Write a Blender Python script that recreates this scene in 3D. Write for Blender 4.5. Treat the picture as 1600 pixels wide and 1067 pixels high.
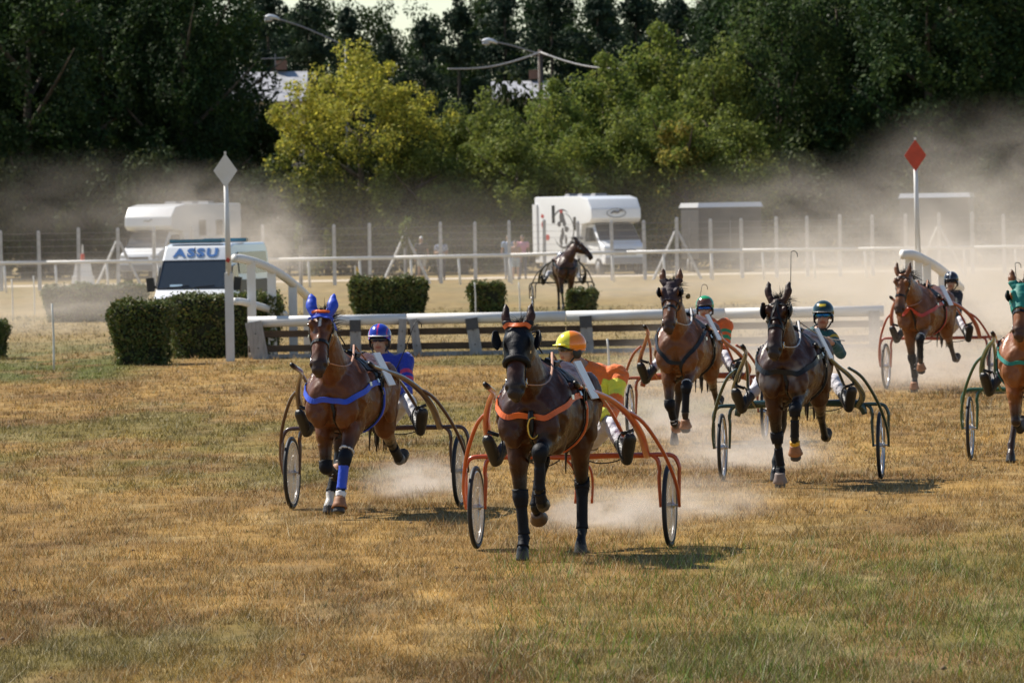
import bpy, bmesh, math, random
import numpy as np
from mathutils import Vector, Matrix, noise
from mathutils.bvhtree import BVHTree

for _o in list(bpy.data.objects):
    bpy.data.objects.remove(_o)
random.seed(7)
rng = np.random.default_rng(7)
SC = bpy.context.scene
COL = SC.collection
R = math.radians
V = Vector

# ------------------------------------------------------------------ camera
FPX, CAMH, PITCH, ROLL = 11160.0, 2.85, math.atan(207.5 / 11160.0), R(1.0)
cam_d = bpy.data.cameras.new('camera')
cam = bpy.data.objects.new('camera', cam_d)
COL.objects.link(cam)
cam.location = (0, 0, CAMH)
CAM_R = Matrix.Rotation(R(90) - PITCH, 3, 'X') @ Matrix.Rotation(-ROLL, 3, 'Z')
cam.rotation_euler = CAM_R.to_euler()
cam_d.sensor_width = 36.0
cam_d.lens = FPX / 1600.0 * 36.0
cam_d.clip_start = 1.0
cam_d.clip_end = 5000.0
cam_d.dof.use_dof = True
cam_d.dof.focus_distance = 62.0
cam_d.dof.aperture_fstop = 10.5
SC.camera = cam

# ------------------------------------------------------------------ sky and sun
SUN_EL, SHX, SHY = R(48), 0.74, -0.52           # shadows fall to +x and towards the camera
world = bpy.data.worlds.new('World')
SC.world = world
world.use_nodes = True
wn = world.node_tree.nodes
wl = world.node_tree.links
bg = wn['Background']
sky = wn.new('ShaderNodeTexSky')
sky.sky_type = 'NISHITA'
sky.sun_disc = False
sky.sun_elevation = SUN_EL
sun_dir = V((-SHX, -SHY, 0)).normalized()       # horizontal direction towards the sun
sky.sun_rotation = math.atan2(sun_dir.x, sun_dir.y)
sky.air_density = 1.0
sky.dust_density = 0.0
sky.ozone_density = 2.0
bg.inputs['Strength'].default_value = 0.08
wl.new(sky.outputs['Color'], bg.inputs['Color'])
sun_d = bpy.data.lights.new('sun', 'SUN')
sun_d.energy = 5.0
sun_d.angle = R(0.53)
sun_d.color = (1.0, 0.93, 0.82)
sun = bpy.data.objects.new('sun', sun_d)
COL.objects.link(sun)
sv = V((sun_dir.x * math.cos(SUN_EL), sun_dir.y * math.cos(SUN_EL), math.sin(SUN_EL)))
sun.rotation_euler = sv.to_track_quat('Z', 'Y').to_euler()
sun.location = sv * 60

SC.view_settings.view_transform = 'Standard'
SC.view_settings.look = 'None'
SC.view_settings.exposure = 0.58
SC.view_settings.gamma = 1.0
SC.render.engine = 'CYCLES'
SC.cycles.use_denoising = True
SC.cycles.max_bounces = 6
SC.cycles.diffuse_bounces = 2
SC.cycles.glossy_bounces = 3
SC.cycles.transmission_bounces = 4
SC.cycles.transparent_max_bounces = 12
SC.cycles.volume_bounces = 1
SC.cycles.volume_step_rate = 1.6
SC.cycles.volume_max_steps = 32


def ray(px, py):
    dx, dy = px - 800.0, py - 533.5
    return CAM_R @ V((dx / FPX, -dy / FPX, -1.0))


def ground(px, py, z=0.0):
    d = ray(px, py)
    t = (z - CAMH) / d.z
    return V((0, 0, CAMH)) + d * t


def at(px, py, y):
    d = ray(px, py)
    return V((0, 0, CAMH)) + d * (y / d.y)


# ------------------------------------------------------------------ materials
MATS = {}


def nn(nt, kind, **kw):
    n = nt.nodes.new(kind)
    for k, v in kw.items():
        setattr(n, k, v)
    return n


def mat(name, color, rough=0.6, metal=0.0, var=0.15, scale=8.0, bump=0.0, bscale=60.0, color2=None, attr=None,
        coat=0.0, trans=0.0, alpha=1.0, sheen=0.0, spec=0.5, transl=0.0, stretch=None):
    """procedural surface: base colour (or colour attribute) broken up by noise, with fine relief"""
    if name in MATS:
        return MATS[name]
    m = bpy.data.materials.new(name)
    m.use_nodes = True
    nt = m.node_tree
    L = nt.links.new
    b = nt.nodes['Principled BSDF']
    tc = nn(nt, 'ShaderNodeTexCoord')
    src = tc.outputs['Object']
    if stretch:
        mp = nn(nt, 'ShaderNodeMapping')
        mp.inputs['Scale'].default_value = stretch
        L(src, mp.inputs['Vector'])
        src = mp.outputs['Vector']
    nz = nn(nt, 'ShaderNodeTexNoise')
    nz.inputs['Scale'].default_value = scale
    nz.inputs['Detail'].default_value = 6
    nz.inputs['Roughness'].default_value = 0.62
    L(src, nz.inputs['Vector'])
    mx = nn(nt, 'ShaderNodeMix', data_type='RGBA')
    rp = nn(nt, 'ShaderNodeMapRange')
    rp.inputs['From Min'].default_value = 0.3
    rp.inputs['From Max'].default_value = 0.7
    L(nz.outputs['Fac'], rp.inputs['Value'])
    L(rp.outputs['Result'], mx.inputs[0])
    if attr:
        at_ = nn(nt, 'ShaderNodeVertexColor', layer_name=attr)
        g1 = nn(nt, 'ShaderNodeMix', data_type='RGBA', blend_type='MULTIPLY')
        g2 = nn(nt, 'ShaderNodeMix', data_type='RGBA', blend_type='MULTIPLY')
        for g, f in ((g1, 1 - var), (g2, 1 + var)):
            g.inputs[0].default_value = 1
            L(at_.outputs['Color'], g.inputs[6])
            g.inputs[7].default_value = (f, f, f, 1)
        L(g1.outputs[2], mx.inputs[6])
        L(g2.outputs[2], mx.inputs[7])
    else:
        c1 = tuple(c * (1 - var) for c in color[:3]) + (1,)
        c2 = tuple(min(1, c * (1 + var)) for c in (color2 or color)[:3]) + (1,)
        mx.inputs[6].default_value = c1
        mx.inputs[7].default_value = c2
    L(mx.outputs[2], b.inputs['Base Color'])
    b.inputs['Roughness'].default_value = rough
    b.inputs['Metallic'].default_value = metal
    b.inputs['Specular IOR Level'].default_value = spec
    b.inputs['Coat Weight'].default_value = coat
    b.inputs['Coat Roughness'].default_value = 0.08
    b.inputs['Transmission Weight'].default_value = trans
    b.inputs['Alpha'].default_value = alpha
    b.inputs['Sheen Weight'].default_value = sheen
    if bump:
        n2 = nn(nt, 'ShaderNodeTexNoise')
        n2.inputs['Scale'].default_value = bscale
        n2.inputs['Detail'].default_value = 4
        L(src, n2.inputs['Vector'])
        bp = nn(nt, 'ShaderNodeBump')
        bp.inputs['Strength'].default_value = bump
        bp.inputs['Distance'].default_value = 0.02
        L(n2.outputs['Fac'], bp.inputs['Height'])
        L(bp.outputs['Normal'], b.inputs['Normal'])
    if transl:
        tr = nn(nt, 'ShaderNodeBsdfTranslucent')
        L(mx.outputs[2], tr.inputs['Color'])
        ms = nn(nt, 'ShaderNodeMixShader')
        ms.inputs[0].default_value = transl
        L(b.outputs[0], ms.inputs[1])
        L(tr.outputs[0], ms.inputs[2])
        L(ms.outputs[0], nt.nodes['Material Output'].inputs['Surface'])
    MATS[name] = m
    return m


# ------------------------------------------------------------------ object helpers
def tag(o, label=None, cat=None, group=None, kind=None):
    if label:
        o['label'] = label
    if cat:
        o['category'] = cat
    if group:
        o['group'] = group
    if kind:
        o['kind'] = kind
    return o


def empty(name, loc=(0, 0, 0), rz=0.0):
    o = bpy.data.objects.new(name, None)
    COL.objects.link(o)
    o.location = loc
    o.rotation_euler = (0, 0, rz)
    o.empty_display_size = 0.1
    return o


def link(name, me, m=None, parent=None, smooth=True):
    o = bpy.data.objects.new(name, me)
    COL.objects.link(o)
    if m is not None and not me.materials:
        me.materials.append(m)
    if parent is not None:
        o.parent = parent
    if smooth:
        me.shade_smooth()
    return o


def mesh_np(name, verts, faces):
    """verts (n,3) array, faces (m,k) int array, fast"""
    verts = np.asarray(verts, dtype=np.float32)
    faces = np.asarray(faces, dtype=np.int32)
    me = bpy.data.meshes.new(name)
    me.vertices.add(len(verts))
    me.vertices.foreach_set('co', verts.ravel())
    k = faces.shape[1]
    me.loops.add(faces.size)
    me.loops.foreach_set('vertex_index', faces.ravel())
    me.polygons.add(len(faces))
    me.polygons.foreach_set('loop_start', np.arange(0, faces.size, k, dtype=np.int32))
    me.update(calc_edges=True)
    return me


def set_col(me, cols, name='Col'):
    a = me.color_attributes.new(name, 'FLOAT_COLOR', 'POINT')
    c = np.ones((len(me.vertices), 4), dtype=np.float32)
    c[:, :3] = cols
    a.data.foreach_set('color', c.ravel())


def get_co(me):
    a = np.empty(len(me.vertices) * 3, dtype=np.float32)
    me.vertices.foreach_get('co', a)
    return a.reshape(-1, 3)


def get_no(me):
    a = np.empty(len(me.vertices) * 3, dtype=np.float32)
    me.vertex_normals.foreach_get('vector', a)
    return a.reshape(-1, 3)


class MB:
    """collects boxes, tubes, lofts into one mesh"""

    def __init__(self):
        self.v = []
        self.f = []

    def add(self, verts, faces):
        n = len(self.v)
        self.v += [tuple(p) for p in verts]
        self.f += [tuple(i + n for i in f) for f in faces]
        return self

    def box(self, c, s, rot=None, taper=1.0):
        c = V(c)
        vs = []
        for z in (-1, 1):
            k = taper if z > 0 else 1.0
            for x, y in ((-1, -1), (1, -1), (1, 1), (-1, 1)):
                p = V((x * s[0] / 2 * k, y * s[1] / 2 * k, z * s[2] / 2))
                if rot is not None:
                    p = rot @ p
                vs.append(c + p)
        return self.add(vs, [(3, 2, 1, 0), (4, 5, 6, 7), (0, 1, 5, 4), (1, 2, 6, 5), (2, 3, 7, 6), (3, 0, 4, 7)])

    def loft(self, rings):
        n = len(rings[0])
        vs = [p for r in rings for p in r]
        fs = []
        for i in range(len(rings) - 1):
            for j in range(n):
                a, b = i * n + j, i * n + (j + 1) % n
                fs.append((a, b, b + n, a + n))
        fs.append(tuple(range(n - 1, -1, -1)))
        m = (len(rings) - 1) * n
        fs.append(tuple(range(m, m + n)))
        return self.add(vs, fs)

    def tube(self, pts, rad, n=10, smooth=0, flat=1.0):
        pts = [V(p) for p in pts]
        if not hasattr(rad, '__len__'):
            rad = [rad] * len(pts)
        if smooth:
            pts, rad = catmull(pts, smooth, rad)
        rings = []
        prev = None
        for i, p in enumerate(pts):
            t = (pts[min(i + 1, len(pts) - 1)] - pts[max(i - 1, 0)]).normalized()
            if prev is None:
                a = V((0, 0, 1)) if abs(t.z) < 0.9 else V((1, 0, 0))
                u = t.cross(a).normalized()
            else:
                u = (prev - t * prev.dot(t)).normalized()
            prev = u
            w = t.cross(u)
            rings.append([p + (u * math.cos(2 * math.pi * k / n) + w * math.sin(2 * math.pi * k / n) * flat) * rad[i]
                          for k in range(n)])
        return self.loft(rings)

    def ball(self, c, r, seg=12, rin=8, rot=None):
        c = V(c)
        if not hasattr(r, '__len__'):
            r = (r, r, r)
        rings = []
        for i in range(1, rin):
            a = math.pi * i / rin
            row = []
            for k in range(seg):
                t = 2 * math.pi * k / seg
                p = V((r[0] * math.sin(a) * math.cos(t), r[1] * math.sin(a) * math.sin(t), -r[2] * math.cos(a)))
                row.append(c + (rot @ p if rot is not None else p))
            rings.append(row)
        return self.loft(rings)

    def mesh(self, name='mesh'):
        me = bpy.data.meshes.new(name)
        me.from_pydata(self.v, [], self.f)
        me.update()
        return me

    def build(self, name, m, parent=None, smooth=False):
        return link(name, self.mesh(name), m, parent, smooth)


def catmull(pts, k, vals=None):
    out, ov = [], []
    n = len(pts)
    for i in range(n - 1):
        p0, p1, p2, p3 = pts[max(i - 1, 0)], pts[i], pts[i + 1], pts[min(i + 2, n - 1)]
        for j in range(k):
            t = j / k
            t2, t3 = t * t, t * t * t
            out.append(0.5 * ((2 * p1) + (p2 - p0) * t + (2 * p0 - 5 * p1 + 4 * p2 - p3) * t2 + (3 * p1 - p0 - 3 * p2 + p3) * t3))
            if vals is not None:
                ov.append(vals[i] + (vals[i + 1] - vals[i]) * (t * t * (3 - 2 * t)))
    out.append(pts[-1].copy() if hasattr(pts[-1], 'copy') else pts[-1])
    if vals is not None:
        ov.append(vals[-1])
        return out, ov
    return out


def limb(mb, secs, ux=V((1, 0, 0)), n=14, k=4):
    """loft along a path: secs = [(point, lateral radius, in-plane radius[, top narrowing])]; smooth sections"""
    pts = [V(s[0]) for s in secs]
    ru = [s[1] for s in secs]
    rv = [s[2] for s in secs]
    kk = [(s[3] if len(s) > 3 else 0.0) for s in secs]
    P, RU = catmull(pts, k, ru)
    _, RV = catmull(pts, k, rv)
    _, KK = catmull(pts, k, kk)
    rings = []
    for i, p in enumerate(P):
        t = (P[min(i + 1, len(P) - 1)] - P[max(i - 1, 0)]).normalized()
        u = (ux - t * ux.dot(t)).normalized()
        w = t.cross(u).normalized()
        ring = []
        for j in range(n):
            a = 2 * math.pi * j / n
            s = math.sin(a)
            ring.append(p + u * (RU[i] * math.cos(a) * (1 - KK[i] * s)) + w * (RV[i] * s))
        rings.append(ring)
    mb.loft(rings)


def fuse(mb, voxel, iters=8, fac=0.5):
    """one continuous surface out of overlapping solids"""
    me = mb.mesh('tmp')
    o = bpy.data.objects.new('tmp', me)
    COL.objects.link(o)
    md = o.modifiers.new('r', 'REMESH')
    md.mode = 'VOXEL'
    md.voxel_size = voxel
    md.use_smooth_shade = True
    sm = o.modifiers.new('s', 'SMOOTH')
    sm.factor = fac
    sm.iterations = iters
    dg = bpy.context.evaluated_depsgraph_get()
    out = bpy.data.meshes.new_from_object(o.evaluated_get(dg), depsgraph=dg)
    bpy.data.objects.remove(o)
    bpy.data.meshes.remove(me)
    out.materials.clear()
    return out


def seg_dist(P, a, b):
    a, b = np.array(a), np.array(b)
    d = b - a
    t = np.clip(((P - a) @ d) / max(d @ d, 1e-9), 0, 1)
    return np.linalg.norm(P - (a + t[:, None] * d), axis=1), t


def shell(me, mask, off, name, m, parent=None, cols=None, wob=0.0, wscale=12.0):
    """a layer of cloth, leather or rubber lying on the body where mask is true"""
    co, no = get_co(me), get_no(me)
    nf = len(me.polygons)
    ls = np.empty(nf, dtype=np.int32); me.polygons.foreach_get('loop_start', ls)
    lt = np.empty(nf, dtype=np.int32); me.polygons.foreach_get('loop_total', lt)
    vi = np.empty(len(me.loops), dtype=np.int32); me.loops.foreach_get('vertex_index', vi)
    q = lt == 4
    fq = np.stack([vi[ls[q] + k] for k in range(4)], 1)
    fq = fq[mask[fq].all(1)]
    if not len(fq):
        return None
    used = np.unique(fq)
    remap = -np.ones(len(co), dtype=np.int64)
    remap[used] = np.arange(len(used))
    o_ = np.full(len(used), off)
    if wob:
        o_ = off + wob * np.array([noise.noise(V(co[i] * wscale)) + 0.5 * noise.noise(V(co[i] * wscale * 2.3)) for i in used])
    top = co[used] + no[used] * o_[:, None]
    F = remap[fq]
    ed = np.concatenate([F[:, [0, 1]], F[:, [1, 2]], F[:, [2, 3]], F[:, [3, 0]]])
    key = np.sort(ed, 1)
    _, inv, cnt = np.unique(key, axis=0, return_inverse=True, return_counts=True)
    bd = ed[cnt[inv.ravel()] == 1]
    base = co[used] - no[used] * 0.004
    n = len(used)
    rim = np.stack([bd[:, 1], bd[:, 0], bd[:, 0] + n, bd[:, 1] + n], 1)
    out = mesh_np(name, np.concatenate([top, base]), np.concatenate([F, rim]))
    if cols is not None:
        set_col(out, np.concatenate([cols[used], cols[used]]))
    return link(name, out, m, parent)


def strap(bvh, pts, width, thick, name, m, parent, off=0.004, sub=6, closed=False, rows=None):
    """leather strap laid on a body surface"""
    pts = [V(p) for p in pts]
    if sub:
        pts = catmull(pts, sub)
    sn = []
    for p in pts:
        loc, no, i, d = bvh.find_nearest(p)
        sn.append((loc + no * off, no))
    n = len(sn)
    for _ in range(4):                       # straps pull straight over small hollows
        q = [s_[0] for s_ in sn]
        qn = [s_[1] for s_ in sn]
        for i in range(n):
            if not closed and i in (0, n - 1):
                continue
            mp = (q[i - 1] + q[(i + 1) % n] + q[i] * 2) / 4
            mn = (qn[i - 1] + qn[(i + 1) % n] + qn[i]).normalized()
            out = (mp - q[i]).dot(mn)
            sn[i] = (mp if out > 0 else mp - mn * out, mn)
    vs, fs = [], []
    for i in range(n):
        p, no = sn[i]
        if closed:
            t = sn[(i + 1) % n][0] - sn[(i - 1) % n][0]
        else:
            t = sn[min(i + 1, n - 1)][0] - sn[max(i - 1, 0)][0]
        if t.length < 1e-6:
            t = V((0, 0, 1))
        t.normalize()
        b = no.cross(t).normalized() * (width / 2)
        vs += [p - b, p + b, p + b + no * thick, p - b + no * thick]
    for i in range(n if closed else n - 1):
        a, c = i * 4, ((i + 1) % n) * 4
        for k in range(4):
            fs.append((a + k, a + (k + 1) % 4, c + (k + 1) % 4, c + k))
    me = bpy.data.meshes.new(name)
    me.from_pydata(vs, [], fs)
    me.update()
    return link(name, me, m, parent, False)


def ring_pts(bvh, c, axis, r, up, n=40, a0=0.0, a1=360.0):
    """points where rays towards the axis hit the body, all round"""
    axis = V(axis).normalized()
    up = V(up)
    u = (up - axis * up.dot(axis)).normalized()
    w = axis.cross(u)
    out = []
    for i in range(n):
        a = R(a0 + (a1 - a0) * i / (n if a1 - a0 >= 360 else n - 1))
        d = u * math.cos(a) + w * math.sin(a)
        hit = bvh.ray_cast(c + d * r, -d, r)
        out.append(hit[0] if hit[0] is not None else c + d * r * 0.5)
    return out


def copy_tree(o, parent=None):
    c = o.copy()
    COL.objects.link(c)
    if parent is not None:
        c.parent = parent
    for ch in list(o.children):
        copy_tree(ch, c)
    return c

# ------------------------------------------------------------------ horses
def fwd(p, L, a, side=0.0):
    """step of length L; a = degrees from straight down, positive towards the front (-y)"""
    return V((p.x + side, p.y - L * math.sin(R(a)), p.z - L * math.cos(R(a))))


POSES = {
    # per leg: (dy, dz of the top joint, three segment angles, hoof angle)
    'trot_a': {'RF': (-0.02, 0, 4, -1, 30, 2), 'LF': (-0.07, 0.06, 74, -12, -38, -62),
               'LH': (0.00, 0, 22, -30, 4, 32, 2), 'RH': (-0.06, 0.02, 50, -46, 4, -48, -62)},
    'trot_b': {'RF': (0.02, 0.03, 8, -72, -110, -140), 'LF': (-0.08, 0.02, 40, 14, 30, 18),
               'LH': (0.06, 0.02, -8, -62, -62, -88, -120), 'RH': (-0.10, 0, 52, 0, 24, 34, 14)},
    'trot_c': {'RF': (0.02, 0, -8, -12, 22, -12), 'LF': (-0.07, 0.05, 64, -20, -14, -26),
               'LH': (0.06, 0.02, -4, -58, -50, -85, -120), 'RH': (-0.08, 0, 48, -14, 14, 26, 6)},
    'trot_d': {'RF': (0.0, 0.02, 14, -40, -70, -100), 'LF': (-0.08, 0.04, 58, -6, -4, -18),
               'LH': (0.06, 0.02, -6, -60, -55, -90, -125), 'RH': (-0.08, 0, 48, -20, 6, 10, -10)},
    'walk': {'RF': (-0.04, 0, 14, 4, 34, 6), 'LF': (0.04, 0, -10, -18, 16, -14),
             'LH': (-0.04, 0, 30, -22, 8, 34, 4), 'RH': (0.05, 0, 10, -38, -6, 20, -8)},
}


def coat_mat():
    """short glossy hair: fine streaks, sweat-dark patches, uneven gloss"""
    if 'horse_coat' in MATS:
        return MATS['horse_coat']
    m = mat('horse_coat', (1, 1, 1), rough=.33, var=.24, scale=3.2, bump=.16, bscale=150, attr='Col', spec=.30, stretch=(1, 1, .5))
    nt = m.node_tree
    b = nt.nodes['Principled BSDF']
    tc = nn(nt, 'ShaderNodeTexCoord')
    n1 = nn(nt, 'ShaderNodeTexNoise')
    n1.inputs['Scale'].default_value = 4.5
    n1.inputs['Detail'].default_value = 5
    nt.links.new(tc.outputs['Object'], n1.inputs['Vector'])
    r1 = nn(nt, 'ShaderNodeMapRange')
    r1.inputs['From Min'].default_value = .35
    r1.inputs['From Max'].default_value = .65
    r1.inputs['To Min'].default_value = .24
    r1.inputs['To Max'].default_value = .52
    nt.links.new(n1.outputs['Fac'], r1.inputs['Value'])
    nt.links.new(r1.outputs['Result'], b.inputs['Roughness'])
    # pale dust sticking to hair in fine flecks
    n2 = nn(nt, 'ShaderNodeTexNoise')
    n2.inputs['Scale'].default_value = 55
    n2.inputs['Detail'].default_value = 6
    nt.links.new(tc.outputs['Object'], n2.inputs['Vector'])
    r2 = nn(nt, 'ShaderNodeMapRange')
    r2.inputs['From Min'].default_value = .60
    r2.inputs['From Max'].default_value = .78
    r2.inputs['To Max'].default_value = .08
    nt.links.new(n2.outputs['Fac'], r2.inputs['Value'])
    mx = nn(nt, 'ShaderNodeMix', data_type='RGBA')
    old = b.inputs['Base Color'].links[0].from_socket
    nt.links.new(r2.outputs['Result'], mx.inputs[0])
    nt.links.new(old, mx.inputs[6])
    mx.inputs[7].default_value = (.20, .13, .08, 1)
    nt.links.new(mx.outputs[2], b.inputs['Base Color'])
    return m


def horse(name, label, coat, points, pose, yaw=0.0, head_a=32.0, poll=(0, -1.10, 1.86), neck_yaw=0.0, head_yaw=0.0,
          vox=0.0125, blaze=None, sock=None, hoofc=(0.05, 0.045, 0.04), width=1.14, bare_eye=True):
    root = empty(name)
    tag(root, label, 'horse')
    mb = MB()
    W = width
    # trunk
    limb(mb, [((0, 0.86, 1.27), .05, .08), ((0, 0.78, 1.27), .17 * W, .20), ((0, 0.58, 1.27), .275 * W, .30, .10),
              ((0, 0.34, 1.25), .275 * W, .315, .06), ((0, 0.08, 1.205), .305 * W, .335, .10), ((0, -0.18, 1.20), .295 * W, .365, .14),
              ((0, -0.42, 1.235), .265 * W, .365, .30), ((0, -0.60, 1.20), .25 * W, .31, .26), ((0, -0.76, 1.14), .20 * W, .22),
              ((0, -0.84, 1.12), .11 * W, .12)], n=24)
    # withers and croup ridges, breast muscles, shoulder blades, haunches
    limb(mb, [((0, -0.62, 1.46), .05, .08), ((0, -0.40, 1.53), .06, .09), ((0, -0.12, 1.47), .07, .09), ((0, .2, 1.45), .08, .09)], n=12)
    limb(mb, [((0, .2, 1.47), .10, .08), ((0, .48, 1.50), .13, .08), ((0, .72, 1.40), .10, .08)], n=12)
    for s in (-1, 1):
        mb.ball((s * .115 * W, -.76, 1.08), (.115 * W, .10, .15))
        limb(mb, [((s * .12, -.36, 1.50), .05, .08), ((s * .185 * W, -.46, 1.32), .085, .13), ((s * .18 * W, -.62, 1.12), .10, .13)], n=12)
        mb.ball((s * .17 * W, .52, 1.24), (.15, .26, .27))
        mb.ball((s * .15, -.44, .98), (.10, .15, .15))
    # neck
    pl = V(poll)
    nb = V((0, -.52, 1.33))

    def turn(p, a, c=nb):
        q = V(p) - c
        q.rotate(Matrix.Rotation(R(a), 3, 'Z'))
        return q + c
    n1, n2 = nb.lerp(pl, .38) + V((0, -.03, -.02)), nb.lerp(pl, .75) + V((0, .0, .0))
    n1, n2, pp = turn(n1, neck_yaw * .5), turn(n2, neck_yaw * .85), turn(pl, neck_yaw)
    nux = V((math.cos(R(neck_yaw * .6)), math.sin(R(neck_yaw * .6)), 0))
    limb(mb, [(nb + V((0, .14, -.08)), .17, .32), (n1, .125, .225), (n2, .095, .165), (pp + V((0, .03, -.03)), .08, .125),
              (pp + V((0, 0, .03)), .06, .09)], ux=nux, n=18)
    # head frame
    Hm = Matrix.Rotation(R(head_yaw), 3, 'Z')
    ha = R(head_a)
    eh = Hm @ V((0, -math.sin(ha), -math.cos(ha)))
    dh = Hm @ V((0, -math.cos(ha), math.sin(ha)))
    lh = Hm @ V((1, 0, 0))
    hp = pp + V((0, 0, 0.05))
    HL = .615

    def H(t, d, l):
        return hp + eh * (t * HL) + dh * d + lh * l
    secs = []
    for t, hw, hd in ((-.04, .05, .06), (.04, .088, .10), (.14, .108, .128), (.24, .112, .142), (.36, .095, .140), (.48, .075, .112),
                      (.62, .071, .090), (.76, .075, .082), (.87, .083, .080), (.95, .070, .066), (1.0, .040, .038)):
        secs.append((H(t, .10 - hd + .01 * math.sin(t * 3), 0), hw, hd, .12 if t < .5 else .0))
    limb(mb, secs, ux=lh, n=20, k=3)
    for s in (-1, 1):
        mb.ball(H(.30, -.06, s * .062), (.045, .10, .105), rot=None)          # cheek
        mb.ball(H(.19, .062 if bare_eye else .04, s * (.085 if bare_eye else .06)), (.034, .05, .05))                      # brow
        mb.ball(H(.86, .035, s * .054), (.036, .04, .04))                      # nostril wing
        e0 = H(.02, .03, s * .058)
        e1 = H(-.345, .045, s * .112)
        em = H(-.14, .04, s * .100)
        limb(mb, [(e0, .036, .036), (em, .046, .030), (e0.lerp(e1, .75), .032, .02), (e1, .006, .006)], ux=lh, n=10)
    mb.ball(H(.97, -.035, 0), (.045, .045, .04))                               # chin
    # legs
    P = POSES[pose]
    bones = {}
    low = 9
    for leg in ('RF', 'LF', 'LH', 'RH'):
        s = 1 if leg[0] == 'L' else -1
        if leg[1] == 'F':
            dy, dz, a1, a2, a3, a4 = P[leg]
            j0 = V((s * .155, -.47 + dy, .94 + dz))
            j1 = fwd(j0, .435, a1, -s * .025)
            j2 = fwd(j1, .315, a2, -s * .022)
            j3 = fwd(j2, .125, a3)
            j4 = fwd(j3, .085, a4 if abs(a4) > 10 else a4 * .5)
            top = V((s * .165, -.56 + dy * .5, 1.12))
            limb(mb, [(top, .115, .16), (j0 + V((0, .01, .02)), .106, .14), (j0.lerp(j1, .30), .088, .112), (j0.lerp(j1, .65), .063, .075),
                      (j0.lerp(j1, .92), .052, .058), (j1, .056, .061), (j1.lerp(j2, .14), .047, .051), (j1.lerp(j2, .32), .035, .042),
                      (j1.lerp(j2, .8), .034, .041), (j2, .044, .049), (j2.lerp(j3, .5), .035, .039), (j3, .046, .051)], n=14)
            chain = (j0, j1, j2, j3, j4)
        else:
            dy, dz, a1, a2, a3, a4, a5 = P[leg]
            hip = V((s * .14, .52, 1.22))
            j0 = fwd(hip, .32, a1 + 4, s * .035) + V((0, dy * .4, dz))
            wide = .055 if a1 > 40 else 0.0            # a reaching hind leg passes outside the forelegs
            j1 = fwd(j0, .42, a2, -s * .03 + s * wide * .6)
            j2 = fwd(j1, .385, a3, s * wide)
            j3 = fwd(j2, .125, a4)
            j4 = fwd(j3, .085, a5 if abs(a5) > 10 else a5 * .5)
            limb(mb, [(hip + V((0, .02, .06)), .14, .24), (hip.lerp(j0, .55) + V((0, .07, 0)), .135, .225), (j0 + V((0, .06, -.02)), .108, .16),
                      (j0.lerp(j1, .38) + V((0, .015, 0)), .078, .105), (j0.lerp(j1, .72), .060, .074), (j0.lerp(j1, .92), .050, .064),
                      (j1, .053, .070), (j1.lerp(j2, .14), .047, .058), (j1.lerp(j2, .32), .037, .046), (j1.lerp(j2, .82), .035, .043),
                      (j2, .045, .050), (j2.lerp(j3, .5), .036, .040), (j3, .047, .052)], n=14)
            chain = (j0, j1, j2, j3, j4)
        # hoof
        hd_ = (j4 - j3).normalized()
        hf = V((1, 0, 0)).cross(hd_).normalized()
        if hf.y > 0 and abs(hd_.z) > .6 and hd_.z < 0:
            hf = -hf
        sgn = 1
        ringsp = [(j3 - hd_ * .015, .043, .047), (j3 + hd_ * .01, .050, .055), (j4 + hf * .012, .058, .066), (j4 + hd_ * .006 + hf * .012, .056, .063)]
        mb.loft([[p + V((1, 0, 0)) * (ru * math.cos(2 * math.pi * k / 16)) + hf * (rv * math.sin(2 * math.pi * k / 16)) for k in range(16)]
                 for p, ru, rv in ringsp])
        bones[leg] = chain
        low = min(low, j4.z - .008)
    for s in (-1, 1):                                   # forearm, breast and gaskin muscles
        mb.ball((s * .10 * W, -.80, 1.02), (.085, .07, .13))
        mb.ball((s * .20 * W, -.60, 1.16), (.07, .10, .16))
        mb.ball((s * .24 * W, .40, 1.10), (.06, .13, .20))
        mb.ball((s * .22 * W, -.30, 1.22), (.08, .09, .22))
    me = fuse(mb, vox, 4)
    co = get_co(me).astype(np.float64)
    # nostrils and eye sockets pressed in
    no = get_no(me)
    dark = np.zeros(len(co))
    for s in (-1, 1):
        for p, sg, dp in ((H(.895, .050, s * .058), .020, .034),):
            d = np.linalg.norm(co - np.array(p), axis=1)
            w = np.exp(-(d / sg) ** 2)
            co -= no * (w * dp)[:, None]
            dark = np.maximum(dark, np.exp(-(d / (sg * 1.15)) ** 2))
    # veins, ribs and muscle edges: slight natural unevenness
    un = np.array([noise.noise(V(p) * 6.0) * .009 - abs(noise.noise(V(p) * 13.0)) * .007 + noise.noise(V(p) * 26.0) * .002 for p in co])
    onbody = co[:, 2] > .75
    breast = np.exp(-(co[:, 0] / .022) ** 2) * (co[:, 1] < -.60) * np.exp(-((co[:, 2] - 1.06) / .16) ** 2)
    ribs = np.sin(co[:, 1] * 62) * np.exp(-((co[:, 1] - .08) / .20) ** 2) * np.exp(-((co[:, 2] - 1.14) / .18) ** 2) * .0035
    un = un - breast * .03 + ribs
    co += no * (un * onbody)[:, None]
    co[:, 2] -= low
    me.vertices.foreach_set('co', co.astype(np.float32).ravel())
    me.update()
    shift = V((0, 0, -low))
    for leg in bones:
        bones[leg] = [j + shift for j in bones[leg]]
    hp = hp + shift
    pp = pp + shift

    # coat colours: body, black points, muzzle, ears, hooves
    cols = np.tile(np.array(coat), (len(co), 1))
    belly = np.clip((1.05 - (co[:, 2] + low)) / .25, 0, 1)
    nzv = np.array([noise.noise(V(p) * 5.0) for p in co])
    cols *= (1 + .22 * nzv)[:, None]
    pt = np.array(points)
    leglab = {}
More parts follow.
